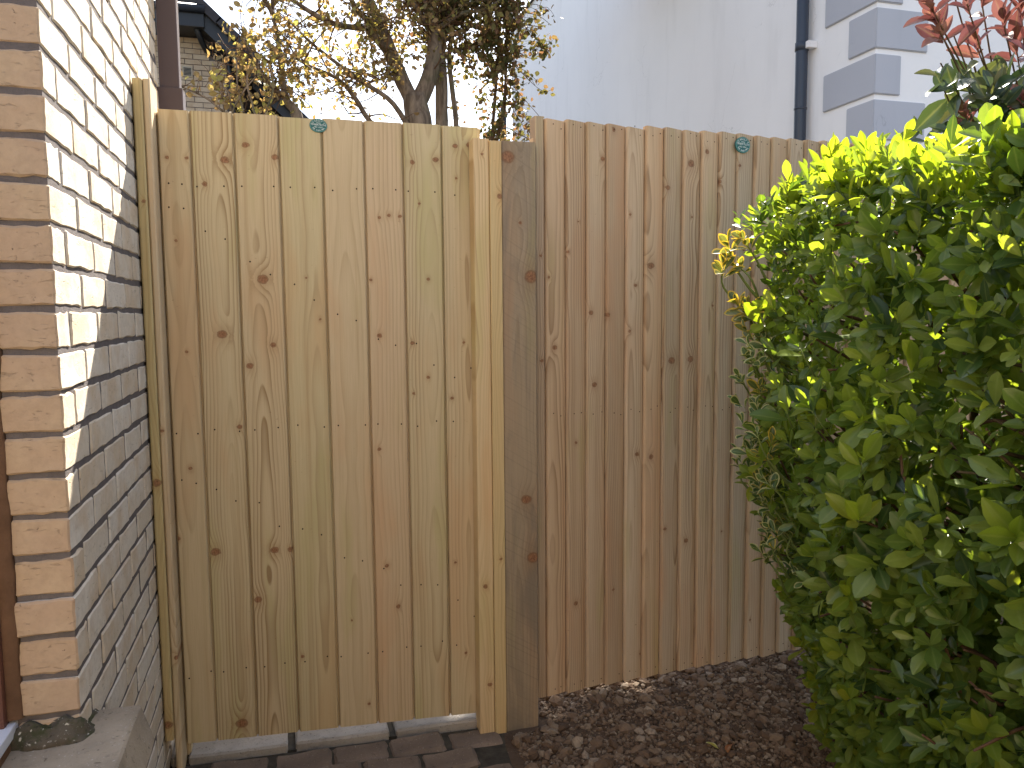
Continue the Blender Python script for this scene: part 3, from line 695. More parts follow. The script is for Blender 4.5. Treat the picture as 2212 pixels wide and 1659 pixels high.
fd = Vector((math.cos(FA), math.sin(FA), 0)); fnv = Vector((math.sin(FA), -math.cos(FA), 0))
plate(FO+fd*.765+fnv*.0222+Vector((0, 0, 2.026)), FA, 'larger round green name plate at the top of the slatted fence', .0315, .0285, .07)

# ------------------------------------------------------------------ white rendered house
CX, CY, HT = 3.945, 4.62, 6.4
WH = Vector((CX, CY, 0))
wh = thing('rendered_house', 'white rendered house with grey corner quoins behind the slatted fence', 'house', WH)
v, f = boxvf(CX, 11, CY, 13.6, -.05, HT); obj('wall', mk('wall', [Vector(p)-WH for p in v], f), M_RENDER, wh)
v = [(CX-.05, CY-.1, HT), (11.05, CY-.1, HT), (11.05, 13.7, HT), (CX-.05, 13.7, HT), (7.5, CY+2.5, HT+2.0), (7.5, 11., HT+2.0)]
obj('roof', mk('roof', [Vector(p)-WH for p in v], [(0, 1, 4), (1, 2, 5, 4), (2, 3, 5), (3, 0, 4, 5), (3, 2, 1, 0)]), M_TILE, wh)
for r in range(20):
    zt = 3.185+.306*(r-9); zb = zt-.268
    if zt > HT or zb < .02: continue
    ls, lf = (.53, .205) if r % 2 == 1 else (.265, .425)
    p = .014
    prof = [(CX-p, CY-p), (CX+lf, CY-p), (CX+lf, CY+.03), (CX+.03, CY+.03), (CX+.03, CY+ls), (CX-p, CY+ls)]
    o = prism('quoin', [(x-CX, y-CY) for x, y in prof], zb, zt, M_QUOIN, wh)
    bm = bmesh.new(); bm.from_mesh(o.data); bmesh.ops.bevel(bm, geom=list(bm.edges), offset=.006, segments=2, affect='EDGES'); bm.to_mesh(o.data); bm.free()
px, py = CX-.075, 5.33
dpn = tube('downpipe', [(px, py, 0), (px, py, 2.95), (px, py, 6.4)], [.046]*3, M_PIPE_N, wh, 20, 1, 0, WH)
for z in (3.45, 2.2, 4.7):
    tube('pipe_socket', [(px, py, z-.03), (px, py, z+.03)], [.0515]*2, M_PIPE_N, dpn, 20, 1, 0, WH)
    box('bracket', (px-.005, CX-.001, py-.085, py-.045, z-.025, z+.025), M_RENDER, dpn, .003, WH)
tube('pipe_joint', [(px, py, 2.98), (px, py, 2.995)], [.049]*2, M_PIPE_N, dpn, 20, 1, 0, WH)
tube('rear_downpipe', [(3.80, 13.66, 0), (3.80, 13.66, 5.15)], [.055]*2, M_PIPE_K, wh, 14, 1, 0, WH)

# ------------------------------------------------------------------ far brick house with sloping verge
FH = Vector((-1.2, 12.4, 0))
far = thing('far_house', 'distant buff brick house with black gutter and sloping dark tiled roof', 'house', FH)
Y0 = 12.4
pr = [(-5, 0), (-.74, 0), (-.74, 5.16), (-1.02, 5.42), (-5, 5.42)]
v = [Vector((x, Y0+.012, z))-FH for x, z in pr]+[Vector((x, Y0+4, z))-FH for x, z in pr]
obj('wall', mk('wall', v, [(0, 1, 2, 3, 4), (9, 8, 7, 6, 5)]+[(i, 5+i, 5+(i+1) % 5, (i+1) % 5) for i in range(5)]), M_MORTAR, far)
bv, bf = boxvf(-.1075, .1075, -.012, .05, -.0325, .0325); bme = mk('brick', bv, bf); bme.materials.append(M_BFAR)
bvh, bfh = boxvf(-.051, .051, -.012, .05, -.0325, .0325); bmh = mk('half_brick', bvh, bfh); bmh.materials.append(M_BFAR)
r = 0; z = 3.95
while z < 5.40:
    xe = -.745 if z < 5.12 else -.745-(z-5.12)*1.1
    x = -.745-(0 if r % 2 == 0 else .1125)
    if r % 2 and xe > -.76: obj('brick', bmh, None, far, Vector((-.796, Y0+.010, z))-FH)
    while x > -2.2:
        if x-.0 <= xe+.03: obj('brick', bme, None, far, Vector((x-.1075, Y0+.010+rng.normal(0, .002), z))-FH)
        x -= .225
    z += .075; r += 1
# side return in dark cladding, set back under the roof slope
v = [Vector(p)-FH for p in ((-.74, 13.3, 0), (.60, 13.3, 0), (.60, 13.3, 4.05), (-.74, 13.3, 5.35))]; v += [p+Vector((0, .2, 0)) for p in v]
obj('side_wall', mk('side_wall', v, [(0, 1, 2, 3), (7, 6, 5, 4), (0, 4, 5, 1), (1, 5, 6, 2), (2, 6, 7, 3), (3, 7, 4, 0)]), M_CLAD, far)
for i in range(11):
    z = 3.7+i*.14; xr = min(.55, -.74+(5.28-z)*1.03)
    if xr > -.6: box('cladding_board', (-.735, xr, 13.25, 13.298, z, z+.125), M_CLAD, far, 0, FH)
box('window_frame', (-.60, -.54, 13.18, 13.249, 3.2, 4.65), M_WHITE, far, 0, FH)
box('window_frame', (-.40, -.34, 13.18, 13.249, 3.2, 4.62), M_WHITE, far, 0, FH)
# eaves box, verge board, tiles
box('eaves_box', (-5, -.98, 11.95, 12.45, 5.42, 5.62), M_PIPE_K, far, .01, FH)
tube('gutter', [(-5, 11.93, 5.66), (-.96, 11.93, 5.66)], [.06]*2, M_PIPE_K, far, 10, 1, 0, FH)
def slope_piece(name, t0, t1, y0, y1, lo, hi, mat, par):
    a, b = Vector((-1.02, 0, 5.70)), Vector((.42, 0, 4.36)); d = (b-a).normalized(); n = Vector((-d.z, 0, d.x))
    if n.z < 0: n = -n
    p = [a+d*t0+n*lo, a+d*t1+n*lo, a+d*t1+n*hi, a+d*t0+n*hi]
    v = [Vector((q.x, y0, q.z))-FH for q in p]+[Vector((q.x, y1, q.z))-FH for q in p]
    return obj(name, mk(name, v, [(0, 1, 2, 3), (7, 6, 5, 4), (0, 4, 5, 1), (1, 5, 6, 2), (2, 6, 7, 3), (3, 7, 4, 0)]), mat, par)
slope_piece('verge_board', -.02, 1.0, 12.0, 12.42, -.20, -.03, M_PIPE_K, far)
slope_piece('verge_board', 1.0, 2.3, 12.9, 13.4, -.16, -.03, M_PIPE_K, far)
for i in range(7): slope_piece('roof_tile', -.05+i*.33, .30+i*.33, 11.9 if i < 3 else 12.8, 13.6, -.03+.012*(i % 2), .085, M_TILE, far)
box('roof', (-5, -1.0, 11.92, 16, 5.72, 5.80), M_TILE, far, 0, FH)
tube('downpipe', [(-1.10, 12.05, 5.45), (-1.04, 12.2, 5.30), (-1.00, 12.34, 5.23), (-.82, 12.34, 5.16), (-.70, 12.34, 5.10), (-.68, 12.34, 4.9), (-.68, 12.34, 3.)], [.042]*7, M_PIPE_K, far, 10, 1, 0, FH)
vt = box('air_vent', (-1.335, -1.20, 12.375, 12.40, 4.86, 5.00), M_VENT, far, .004, FH)
for i in range(6): box('vent_slat', (-1.318, -1.217, 12.366, 12.374, 4.876+i*.019, 4.886+i*.019), M_PIPE_K, vt, 0, FH)

# ------------------------------------------------------------------ trees and shrubs behind the gate
def shoots(paths, n, L, spread=.35, seedlen=(.15, .5), droop=0.):
    """side twigs off given paths: list of point lists"""
    out = []
    for _ in range(n):
        p = paths[rng.integers(len(paths))]; i = rng.integers(max(1, len(p)//3), len(p)); j = rng.random()
        a = np.array(p[i-1])*(1-j)+np.array(p[i])*j; d = unit(np.array(p[i])-np.array(p[i-1]))
        dd = unit(d*.5+rng.normal(0, 1., 3)*.8+np.array([0, 0, .15-droop])); ln = rng.uniform(*seedlen)
        q = [a]
        for s in range(3):
            dd = unit(dd+rng.normal(0, spread, 3)+np.array([0, 0, -droop*.3])); q.append(q[-1]+dd*ln/3)
        out.append([tuple(x) for x in q])
    return out
def leaf_cloud(paths, per, L, wr, sp=.05, droop=.5):
    P, D, N, Ls = [], [], [], []
    for p in paths:
        for _ in range(rng.poisson(per)):
            i = rng.integers(1, len(p)); j = rng.random()
            a = np.array(p[i-1])*(1-j)+np.array(p[i])*j+rng.normal(0, sp, 3)
            P.append(a); D.append(unit(rng.normal(0, 1, 3)+np.array([0, 0, -droop]))); N.append(unit(rng.normal(0, 1, 3)+np.array([0, 0, .5]))); Ls.append(L*rng.uniform(.6, 1.2))
    P, D, N, Ls = map(np.array, (P, D, N, Ls)); n = len(P)
    return P, D, N, Ls, Ls*wr, rng.uniform(-.1, .25, n), rng.uniform(0, .5, n), rng.random(n)
trunk = [(1.22, 7.05, -.1), (1.21, 7.07, 1.2), (1.21, 7.07, 2.5), (1.2, 7.12, 3.0), (1.19, 7.13, 3.16), (1.16, 7.16, 3.38)]
limbs = {
 'limbL': ([(1.16, 7.16, 3.30), (1.07, 7.2, 3.5), (.99, 7.19, 3.69), (.91, 7.18, 3.88), (.85, 7.21, 4.04), (.77, 7.19, 4.19), (.68, 7.19, 4.41), (.55, 7.15, 4.9)], .085, .045),
 'limbL2': ([(1.04, 7.22, 3.58), (.92, 7.16, 3.76), (.82, 6.99, 3.79), (.74, 6.92, 3.91), (.64, 6.85, 3.97), (.5, 6.8, 4.2)], .05, .02),
 'limbR': ([(1.17, 7.16, 3.28), (1.3, 7.19, 3.55), (1.37, 7.25, 3.82), (1.37, 7.33, 4.09), (1.35, 7.41, 4.32), (1.32, 7.45, 4.62), (1.3, 7.5, 5.1)], .095, .05),
 'br1': ([(1.17, 7.1, 2.95), (.95, 7.0, 3.26), (.71, 6.98, 3.41), (.44, 6.97, 3.58), (.22, 6.95, 3.74), (.08, 6.89, 3.86)], .032, .008),
 'br2': ([(1.15, 7.1, 2.7), (.75, 7.05, 3.11), (.63, 6.99, 3.27), (.48, 6.95, 3.42), (.23, 6.92, 3.51), (.07, 6.87, 3.58)], .034, .008),
 'br3': ([(1.02, 7.19, 3.6), (.93, 7.14, 3.53), (.76, 7.08, 3.46), (.64, 7.01, 3.49)], .016, .006),
 'br4': ([(.88, 7.15, 3.98), (.7, 6.95, 3.86), (.44, 6.79, 3.82), (.22, 6.75, 3.9), (.05, 6.71, 4.01), (-.1, 6.7, 4.2)], .034, .012),
 'br5': ([(1.37, 7.3, 3.95), (1.2, 7.1, 4.1), (1.05, 7.0, 4.3), (.9, 6.9, 4.5)], .03, .01),
 'br6': ([(1.37, 7.3, 4.0), (1.6, 7.2, 4.15), (1.8, 7.2, 4.2), (2.05, 7.2, 4.35)], .03, .01),
 'br7': ([(.72, 7.19, 4.3), (.5, 7.1, 4.35), (.25, 7.0, 4.4), (0., 6.95, 4.5)], .03, .01)}
TO = Vector((1.2, 7.1, 0))
tree = thing('garden_tree', 'forked tree with thin orange and olive leaves behind the gate', 'tree', TO)
tube('trunk', trunk, [.16, .14, .125, .122, .12, .10], M_BARK, tree, 14, 4, .10, TO)
for nm, (p, r0, r1) in limbs.items(): tube('branch', p, list(np.linspace(r0*.86, r1*.86, len(p))), M_BARK, tree, 9, 4, .12, TO)
ps = [p for p, _, _ in limbs.values()]
tw = shoots(ps, 150, 0, .45, (.3, .75)); tw2 = shoots(tw, 240, 0, .5, (.12, .35), .1)
v, f = merge([tubevf([Vector(q)-TO for q in p], [.008, .006, .004, .002], 5, 2) for p in tw]+[tubevf([Vector(q)-TO for q in p], [.004, .003, .002, .001], 4, 1) for p in tw2])
tag(obj('twig', mk('twig', v, f, True), M_TWIG, tree), kind='stuff')
A = leaf_cloud(tw+tw2, 8.5, .050, .72, .05)
A = (A[0]-np.array(TO),)+A[1:]
cw = tag(obj('crown', leaves_mesh('crown', *A, M_TLEAF, 'ov', 5, 3), None, tree), kind='stuff')
# thin second and third stems: a separate ivy-hung tree
S2 = Vector((1.45, 7.35, 0))
ivy = thing('ivy_clad_tree', 'slim dark double stem with brownish leaves right of the forked tree', 'tree', S2)
stA = [(1.44, 7.32, -.1), (1.44, 7.32, 2.55), (1.45, 7.38, 3.23), (1.46, 7.41, 3.58), (1.45, 7.45, 3.93), (1.49, 7.46, 4.19), (1.56, 7.48, 4.58), (1.6, 7.5, 5.)]
stB = [(1.59, 7.38, -.1), (1.59, 7.38, 2.56), (1.6, 7.44, 3.25), (1.58, 7.48, 3.53), (1.56, 7.51, 3.88), (1.63, 7.53, 4.23), (1.71, 7.54, 4.58)]
tube('trunk', stA, [.07, .064, .062, .060, .058, .055, .05, .04], M_BARK, ivy, 10, 4, .12, S2)
tube('trunk', stB, [.032, .028, .026, .025, .023, .02, .016], M_BARK, ivy, 8, 4, .12, S2)
bA = [[(1.46, 7.45, 3.95), (1.7, 7.4, 4.1), (1.95, 7.4, 4.2), (2.15, 7.4, 4.3)], [(1.5, 7.46, 4.2), (1.75, 7.45, 4.35), (2., 7.4, 4.5)], [(1.6, 7.5, 3.9), (1.8, 7.5, 4.0), (2.0, 7.5, 4.0), (2.1, 7.5, 3.85)], [(1.45, 7.4, 4.1), (1.3, 7.3, 4.25), (1.15, 7.2, 4.45)], [(1.58, 7.5, 4.3), (1.75, 7.4, 4.5), (1.9, 7.3, 4.7)]]
for p in bA: tube('branch', p, list(np.linspace(.018, .006, len(p))), M_BARK, ivy, 6, 4, .1, S2)
tw = shoots(bA+[stA[3:], stB[3:]], 120, 0, .45, (.2, .55), .15); tw2 = shoots(tw, 160, 0, .5, (.12, .3), .25)
v, f = merge([tubevf([Vector(q)-S2 for q in p], [.006, .005, .003, .002], 4, 1) for p in tw+tw2])
tag(obj('twig', mk('twig', v, f, True), M_TWIG, ivy), kind='stuff')
A = leaf_cloud(tw+tw2, 12, .058, .72, .05); A = (A[0]-np.array(S2),)+A[1:]
tag(obj('crown', leaves_mesh('crown', *A, M_CLEAF, 'ov', 5, 3), None, ivy), kind='stuff')
cp = []  # dense crown above the view, added to shade the gaps under gate and fence
for _ in range(170):
    a = rng.normal(0, 1, 3); a = a/np.linalg.norm(a)*rng.random()**.4
    c0 = np.array([2.3, 7.5, 5.35])+a*np.array([1.45, .75, .52]); e0 = c0+rng.normal(0, .16, 3)
    cp.append([tuple(c0), tuple((c0+e0)/2+rng.normal(0, .03, 3)), tuple(e0)])
for p in ([(1.5, 7.46, 4.3), (1.9, 7.5, 4.8), (2.5, 7.5, 5.2), (3.1, 7.5, 5.4)], [(1.58, 7.48, 4.7), (1.9, 7.6, 5.2), (2.2, 7.6, 5.6)], [(1.9, 7.5, 4.8), (2.5, 7.3, 4.95), (3.2, 7.4, 5.0)]):
    tube('branch', p, list(np.linspace(.035, .010, len(p))), M_BARK, ivy, 7, 4, .1, S2)
A = leaf_cloud(cp, 38, .085, .72, .13); A = (A[0]-np.array(S2),)+A[1:]
tag(obj('crown', leaves_mesh('added_shade_crown', *A, M_CLEAF, 'ov', 4, 3), None, ivy), kind='stuff')
# creeper hanging in front of the white wall
strands = [[(2.12,7.55,3.74),(2.24,7.5,3.58),(2.37,7.45,3.42),(2.51,7.39,3.24)],[(2.08,7.59,4.03),(2.23,7.54,3.98),(2.39,7.5,4.0),(2.54,7.45,3.96)],[(2.13,7.53,3.51),(2.28,7.47,3.35),(2.42,7.41,3.19)],[(1.99,7.6,3.85),(2.11,7.54,3.62),(2.19,7.5,3.4),(2.27,7.46,3.26)],[(2.12,7.62,4.43),(2.31,7.55,4.36),(2.46,7.51,4.32),(2.57,7.47,4.23)],[(2.05,7.64,4.48),(2.27,7.57,4.43),(2.44,7.52,4.43),(2.55,7.49,4.36)],[(2.2,7.58,4.3),(2.33,7.53,4.21),(2.43,7.49,4.09),(2.5,7.48,4.09)],[(1.88,7.69,4.48),(1.93,7.64,4.12),(1.99,7.59,3.76),(2.04,7.54,3.35)],[(1.75,7.73,4.48),(1.8,7.67,4.08),(1.85,7.62,3.72),(1.82,7.59,3.22)],[(2.12,7.5,3.24),(2.23,7.47,3.17),(2.31,7.44,3.13),(2.38,7.41,3.03)],[(2.12,7.57,3.94),(2.25,7.52,3.8),(2.37,7.47,3.67),(2.42,7.45,3.62)],[(1.77,7.66,3.81),(1.89,7.6,3.58),(1.97,7.55,3.31),(2.14,7.49,3.13)]]
main = [[(2.05, 7.6, -.1), (2.02, 7.6, 2.), (2.0, 7.6, 3.1), (2.06, 7.6, 3.9), (2.08, 7.62, 4.5), (2.0, 7.65, 5.)], [(2.0, 7.6, 3.0), (2.10, 7.55, 3.4), (2.13, 7.55, 3.8), (2.15, 7.58, 4.4)]]
CO_ = Vector((2.05, 7.6, 0))
crp = thing('hanging_creeper', 'leafy creeper with trailing strands against the white wall', 'creeper', CO_)
for p in main: tube('stem', p, list(np.linspace(.022, .010, len(p))), M_TWIG, crp, 6, 4, .1, CO_)
for p in strands: tube('strand', p, list(np.linspace(.005, .002, len(p))), M_TWIG, crp, 5, 4, 0, CO_)
tw = shoots(strands, 70, 0, .4, (.08, .2), .1)+shoots(main, 75, 0, .5, (.15, .4), .2)
v, f = merge([tubevf([Vector(q)-CO_ for q in p], [.003, .0025, .002, .001], 4, 1) for p in tw]); tag(obj('twig', mk('twig', v, f, True), M_TWIG, crp), kind='stuff')
A1 = leaf_cloud(strands, 9, .055, .7, .025); A2 = leaf_cloud(tw, 8, .058, .72, .03)
A = tuple(np.concatenate([a, b]) for a, b in zip(A1, A2)); A = (A[0]-np.array(CO_),)+A[1:]
tag(obj('foliage', leaves_mesh('foliage', *A, M_CLEAF, 'ov', 5, 3), None, crp), kind='stuff')
# leaning dark stem and twiggy shrub near the far house
DO = Vector((.15, 6.56, 0))
dk = thing('slender_tree', 'thin dark leaning tree with sparse orange leaves near the far house', 'tree', DO)
d1 = [(.25, 6.5, -.1), (.2, 6.54, 1.8), (.15, 6.56, 2.72), (.12, 6.59, 3.03), (.05, 6.63, 3.14), (.02, 6.65, 3.34), (0., 6.68, 3.6), (-.03, 6.71, 3.82), (-.04, 6.74, 4.08), (-.1, 6.8, 4.6)]
d2_ = [(.03, 6.63, 3.18), (-.05, 6.55, 3.2), (-.11, 6.47, 3.27), (-.19, 6.4, 3.39), (-.3, 6.35, 3.6)]
d3 = [(-.02, 6.7, 3.8), (-.15, 6.6, 3.95), (-.35, 6.5, 4.1), (-.5, 6.5, 4.15)]
tube('trunk', d1, [.06, .055, .048, .044, .03, .022, .018, .015, .012, .008], M_BARK, dk, 9, 4, .12, DO)
for p in (d2_, d3): tube('branch', p, list(np.linspace(.02, .005, len(p))), M_BARK, dk, 7, 4, .1, DO)
tw = shoots([d1[3:], d2_, d3], 75, 0, .45, (.2, .6)); tw2 = shoots(tw, 90, 0, .5, (.1, .3), .1)
v, f = merge([tubevf([Vector(q)-DO for q in p], [.005, .004, .003, .0015], 4, 1) for p in tw+tw2]); tag(obj('twig', mk('twig', v, f, True), M_TWIG, dk), kind='stuff')
A = leaf_cloud(tw+tw2, 5, .055, .72, .05); A = (A[0]-np.array(DO),)+A[1:]
tag(obj('crown', leaves_mesh('crown', *A, M_TLEAF, 'ov', 5, 3), None, dk), kind='stuff')
TSO = Vector((-.25, 5.62, 0))
ts = thing('twiggy_shrub', 'twiggy shrub with few yellow green leaves just above the gate top', 'shrub', TSO)
tws = [[(-.35,5.64,2.61),(-.36,5.66,2.79),(-.38,5.69,2.95),(-.4,5.7,3.07)],[(-.23,5.61,2.61),(-.24,5.63,2.79),(-.27,5.65,2.94),(-.27,5.67,3.13)],[(-.16,5.59,2.6),(-.17,5.61,2.79),(-.21,5.64,2.98),(-.17,5.64,3.13)],[(-.11,5.58,2.6),(-.09,5.59,2.79),(-.04,5.59,2.94),(-.05,5.6,3.07)],[(-.32,5.65,2.73),(-.3,5.65,2.81),(-.22,5.64,2.94),(-.13,5.62,3.04)],[(-.37,5.67,2.79),(-.46,5.7,2.87),(-.55,5.73,2.92),(-.64,5.76,2.96)],[(-.32,5.65,2.79),(-.33,5.67,2.91),(-.4,5.7,3.01),(-.37,5.69,3.07)]]
for i, p in enumerate(tws):
    q = [(-.25+.1*(p[0][0]+.25), 5.62, -.05), (p[0][0]*.6-.1, 5.62, 1.4)]+p if i < 4 else p
    tube('stem', q, list(np.linspace(.013 if i < 4 else .008, .004, len(q))), M_BARK, ts, 6, 4, .1, TSO)
tw = shoots(tws, 45, 0, .4, (.08, .28), -.1); v, f = merge([tubevf([Vector(q)-TSO for q in p], [.004, .003, .002, .001], 4, 1) for p in tw]); tag(obj('twig', mk('twig', v, f, True), M_TWIG, ts), kind='stuff')
A = leaf_cloud(tw+tws, 3.5, .05, .72, .03); A = (A[0]-np.array(TSO),)+A[1:]
tag(obj('foliage', leaves_mesh('foliage', *A, M_TLEAF, 'ov', 5, 3), None, ts), kind='stuff')

# ------------------------------------------------------------------ hedge on the right
HG = Vector((1.7, 1.3, 0))
hedge = thing('evergreen_hedge', 'dense glossy green hedge with sunlit yellow green top on the right', 'hedge', HG)
def face_x(y, z):
    b = 1.185+.10*((z-1.05)/.8)**2+.05*noise.noise(Vector((y*2.6, z*2.6, 5.)))+.03*noise.noise(Vector((y*6, z*6, 1.)))
    if y > 1.55: b += .75*(y-1.55)**2
    if z < 1.0: b += .19*(1.0-z)
    return b
def top_z(x, y): return 1.80+.05*noise.noise(Vector((x*3, y*3, 8.)))+.03*noise.noise(Vector((x*8, y*8, 2.)))-.25*max(0, 1.42-x)-.28*max(0, y-1.85)-.07*max(0, min(1, (1.6-y)/.4))-.02
S_ = []     # leaf tuples for the mass
def push(p, d, n, L, young, **k):
    for q in sprig(p, d, n, L, **k): S_.append(q+(young,))
for _ in range(1900):       # side facing the gate path
    y, z = rng.uniform(.1, 2.08), rng.uniform(.06, 1.78); dep = abs(rng.normal(0, .085)); x = face_x(y, z)+dep
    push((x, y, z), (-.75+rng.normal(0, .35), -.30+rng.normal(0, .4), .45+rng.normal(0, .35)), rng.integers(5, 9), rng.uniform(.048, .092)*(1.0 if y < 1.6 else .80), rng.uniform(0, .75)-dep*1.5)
for _ in range(420):
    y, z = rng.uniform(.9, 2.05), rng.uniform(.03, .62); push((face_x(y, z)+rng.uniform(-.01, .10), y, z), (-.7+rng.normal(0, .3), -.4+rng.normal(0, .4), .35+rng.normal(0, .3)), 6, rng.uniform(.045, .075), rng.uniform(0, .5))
for _ in range(420):        # unseen run beside the camera, extended to shade the lower gate
    y, z = rng.uniform(-1.6, .1), rng.uniform(.1, 1.75); push((face_x(y, z)+rng.uniform(0, .12), y, z), (-.8, rng.normal(0, .4), .4), 6, .075, rng.uniform(0, .6))
for _ in range(700):        # top
    x, y = rng.uniform(1.28, 2.4), rng.uniform(.3, 2.1); dep = abs(rng.normal(0, .06))
    push((x, y, top_z(x, y)-dep), (rng.normal(-.1, .35), rng.normal(-.1, .35), 1.), rng.integers(5, 9), rng.uniform(.048, .072), rng.uniform(.35, 1.)-dep*2)
for _ in range(420):        # far end near the fence
    x, z = rng.uniform(1.35, 2.4), rng.uniform(.1, 1.75); x = max(x, face_x(2.0, z)+.10*rng.random()); push((x, 2.10-rng.uniform(0, .12)-.1*max(0, 1.6-x), z), (rng.normal(-.2, .4), .8, .4), 6, .055, rng.uniform(0, .6))
T_ = []
for _ in range(230):        # pale young growth along the top
    x, y = rng.uniform(1.28, 2.2), rng.uniform(.5, 1.95)
    if rng.random() < .35: x = 1.28+.14*rng.random()+.12*max(0, y-1.6)
    T_ += sprig((x, y, top_z(x, y)+rng.uniform(-.05, .03)), (rng.normal(-.15, .3), rng.normal(-.2, .3), 1.), rng.integers(5, 8), rng.uniform(.06, .088), spread=(.2, .85), stem=.04)
nt_ = len(T_); Lt = np.array([q[3] for q in T_])
tag(obj('top_foliage', leaves_mesh('top_foliage', np.array([q[0] for q in T_])-np.array(HG), np.array([q[1] for q in T_]), np.array([q[2] for q in T_]), Lt, Lt*.42, rng.uniform(-.02, .16, nt_), rng.uniform(.1, .5, nt_), rng.uniform(.02, .98, nt_), M_LEAFY, 'obo', 6, 5), None, hedge), kind='stuff')
I_ = []
for k_ in range(3200):       # interior
    x = rng.uniform(1.34, 1.62) if k_ % 2 else rng.uniform(1.5, 2.4)
    y, z = (rng.uniform(.2, 1.5) if k_ % 3 else rng.uniform(-.8, 2.0)), rng.uniform(.06, 1.66)
    if z < .8 and x < 1.62: x += .2*(.8-z)
    for q in sprig((x, y, z), rng.normal(0, 1, 3)+np.array([-.4, -.1, .5]), 6, .078): I_.append(q)
ni = len(I_); Li = np.array([q[3] for q in I_])
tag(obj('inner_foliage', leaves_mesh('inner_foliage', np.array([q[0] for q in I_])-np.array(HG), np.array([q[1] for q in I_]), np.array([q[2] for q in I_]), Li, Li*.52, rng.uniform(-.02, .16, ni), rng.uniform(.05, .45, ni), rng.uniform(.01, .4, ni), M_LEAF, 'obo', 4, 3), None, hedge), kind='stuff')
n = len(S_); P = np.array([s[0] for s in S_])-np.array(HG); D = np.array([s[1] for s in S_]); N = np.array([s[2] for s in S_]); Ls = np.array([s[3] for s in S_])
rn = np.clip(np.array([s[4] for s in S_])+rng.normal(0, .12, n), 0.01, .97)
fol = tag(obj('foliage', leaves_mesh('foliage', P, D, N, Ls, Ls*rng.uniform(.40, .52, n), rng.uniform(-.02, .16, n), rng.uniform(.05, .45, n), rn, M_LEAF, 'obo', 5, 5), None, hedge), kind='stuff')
# nearest leaves, one object each
LM = [leaf_unit('leaf', 'obo', .46, c, f_, M_LEAF) for c, f_ in ((.05, .25), (.12, .35), (.0, .15))]
LY = [leaf_unit('leaf', 'obo', .44, c, f_, M_LEAFY) for c, f_ in ((.06, .35), (.14, .5), (.0, .25))]
cnt = 0; hs = []
while cnt < 292:
    if rng.random() < .76:
        y, z = rng.uniform(.85, 1.95), rng.uniform(.12, 1.72); p = np.array([face_x(y, z)-rng.uniform(.0, .035), y, z]); d = np.array([-.7+rng.normal(0, .25), -.45+rng.normal(0, .3), .5+rng.normal(0, .25)])
    else:
        x, y = rng.uniform(1.28, 1.9), rng.uniform(.95, 1.95); p = np.array([x, y, top_z(x, y)+rng.uniform(.0, .05)]); d = np.array([rng.normal(-.1, .3), rng.normal(-.15, .3), 1.])
    if any(np.linalg.norm(p-q) < .075 for q in hs): continue
    hs.append(p); yg = rng.random() < .72
    v, f = tubevf([Vector(p-unit(d)*.09)-HG, Vector(p)-HG], [.0022, .0016], 5, 1); obj('shoot', mk('shoot', v, f, True), M_STALK, hedge)
    for q in sprig(p, d, rng.integers(4, 7), rng.uniform(.066, .102), spread=(.30, 1.0), stem=.035):
        leaf_obj((LY if yg else LM)[rng.integers(3)], *q, hedge, HG, rng.uniform(.88, 1.12)); cnt += 1
# stems and bare twigs inside
for (x, y) in ((1.62, 1.0), (1.68, 1.35), (1.72, 1.62), (1.75, .7), (1.85, 1.2), (1.85, 1.6), (2.0, 1.4), (2.1, .9)):
    p = [(x, y, -.03)]
    for s in range(5): p.append((p[-1][0]+rng.normal(-.02, .05), p[-1][1]+rng.normal(0, .05), p[-1][2]+.31))
    tube('stem', p, list(np.linspace(.016, .006, 6)), M_TWIG, hedge, 7, 4, .1, HG)
tw = []
for _ in range(260):
    y, z = rng.uniform(.6, 2.0), rng.uniform(.12, 1.6); x = face_x(y, z); a = np.array([x+.22, y+rng.normal(0, .1), z-.12]); b = np.array([x+.03, y+rng.normal(0, .05), z+rng.normal(0, .05)]); mdl = (a+b)/2+rng.normal(0, .03, 3)
    tw.append([tuple(a), tuple(mdl), tuple(b)])
for p in ([(1.55, 1.35, .40), (1.36, 1.28, .47), (1.24, 1.25, .55)], [(1.7, 1.15, .56), (1.4, 1.12, .62), (1.19, 1.08, .62)], [(1.5, 1.4, .25), (1.33, 1.36, .27), (1.22, 1.33, .33)], [(1.6, 1.5, .52), (1.4, 1.45, .50), (1.27, 1.42, .545)]): tw.append(p)
v, f = merge([tubevf([Vector(q)-HG for q in p], [.0055, .004, .0025], 5, 3) for p in tw]); tag(obj('twig', mk('twig', v, f, True), M_TWIG, hedge), kind='stuff')

# variegated shrub poking out of the hedge's far end
VO = Vector((1.32, 2.0, 0))
va = thing('variegated_shrub', 'cream and yellow edged variegated shrub at the left end of the hedge', 'shrub', VO)
VM = [leaf_unit('leaf', 'obo', .50, c, f_, M_VARI) for c, f_ in ((.05, .4), (.14, .5))]; VY = [leaf_unit('leaf', 'obo', .48, c, f_, M_VARIY) for c, f_ in ((.05, .4), (.14, .5))]
spots = [((1.185, 1.93, 1.60), 1), ((1.205, 1.92, 1.555), 1), ((1.235, 1.93, 1.62), 1), ((1.165, 1.93, 1.545), 1), ((1.215, 1.92, 1.44), 1), ((1.24, 1.90, 1.43), 1)]
for _ in range(44):
    z = rng.uniform(.72, 1.44); yy = rng.uniform(1.70, 1.92); spots.append(((face_x(yy, z)-.010+rng.uniform(-.03, .03)-.10*(yy-1.6), yy, z), 1 if rng.random() < .22 else 0))
spots += [((1.215, 1.80, 1.24), 0), ((1.20, 1.78, 1.10), 0), ((1.23, 1.72, .86), 0), ((1.24, 1.75, .80), 0), ((1.16, 1.02, .62), 0), ((1.17, 1.0, .42), 0)]
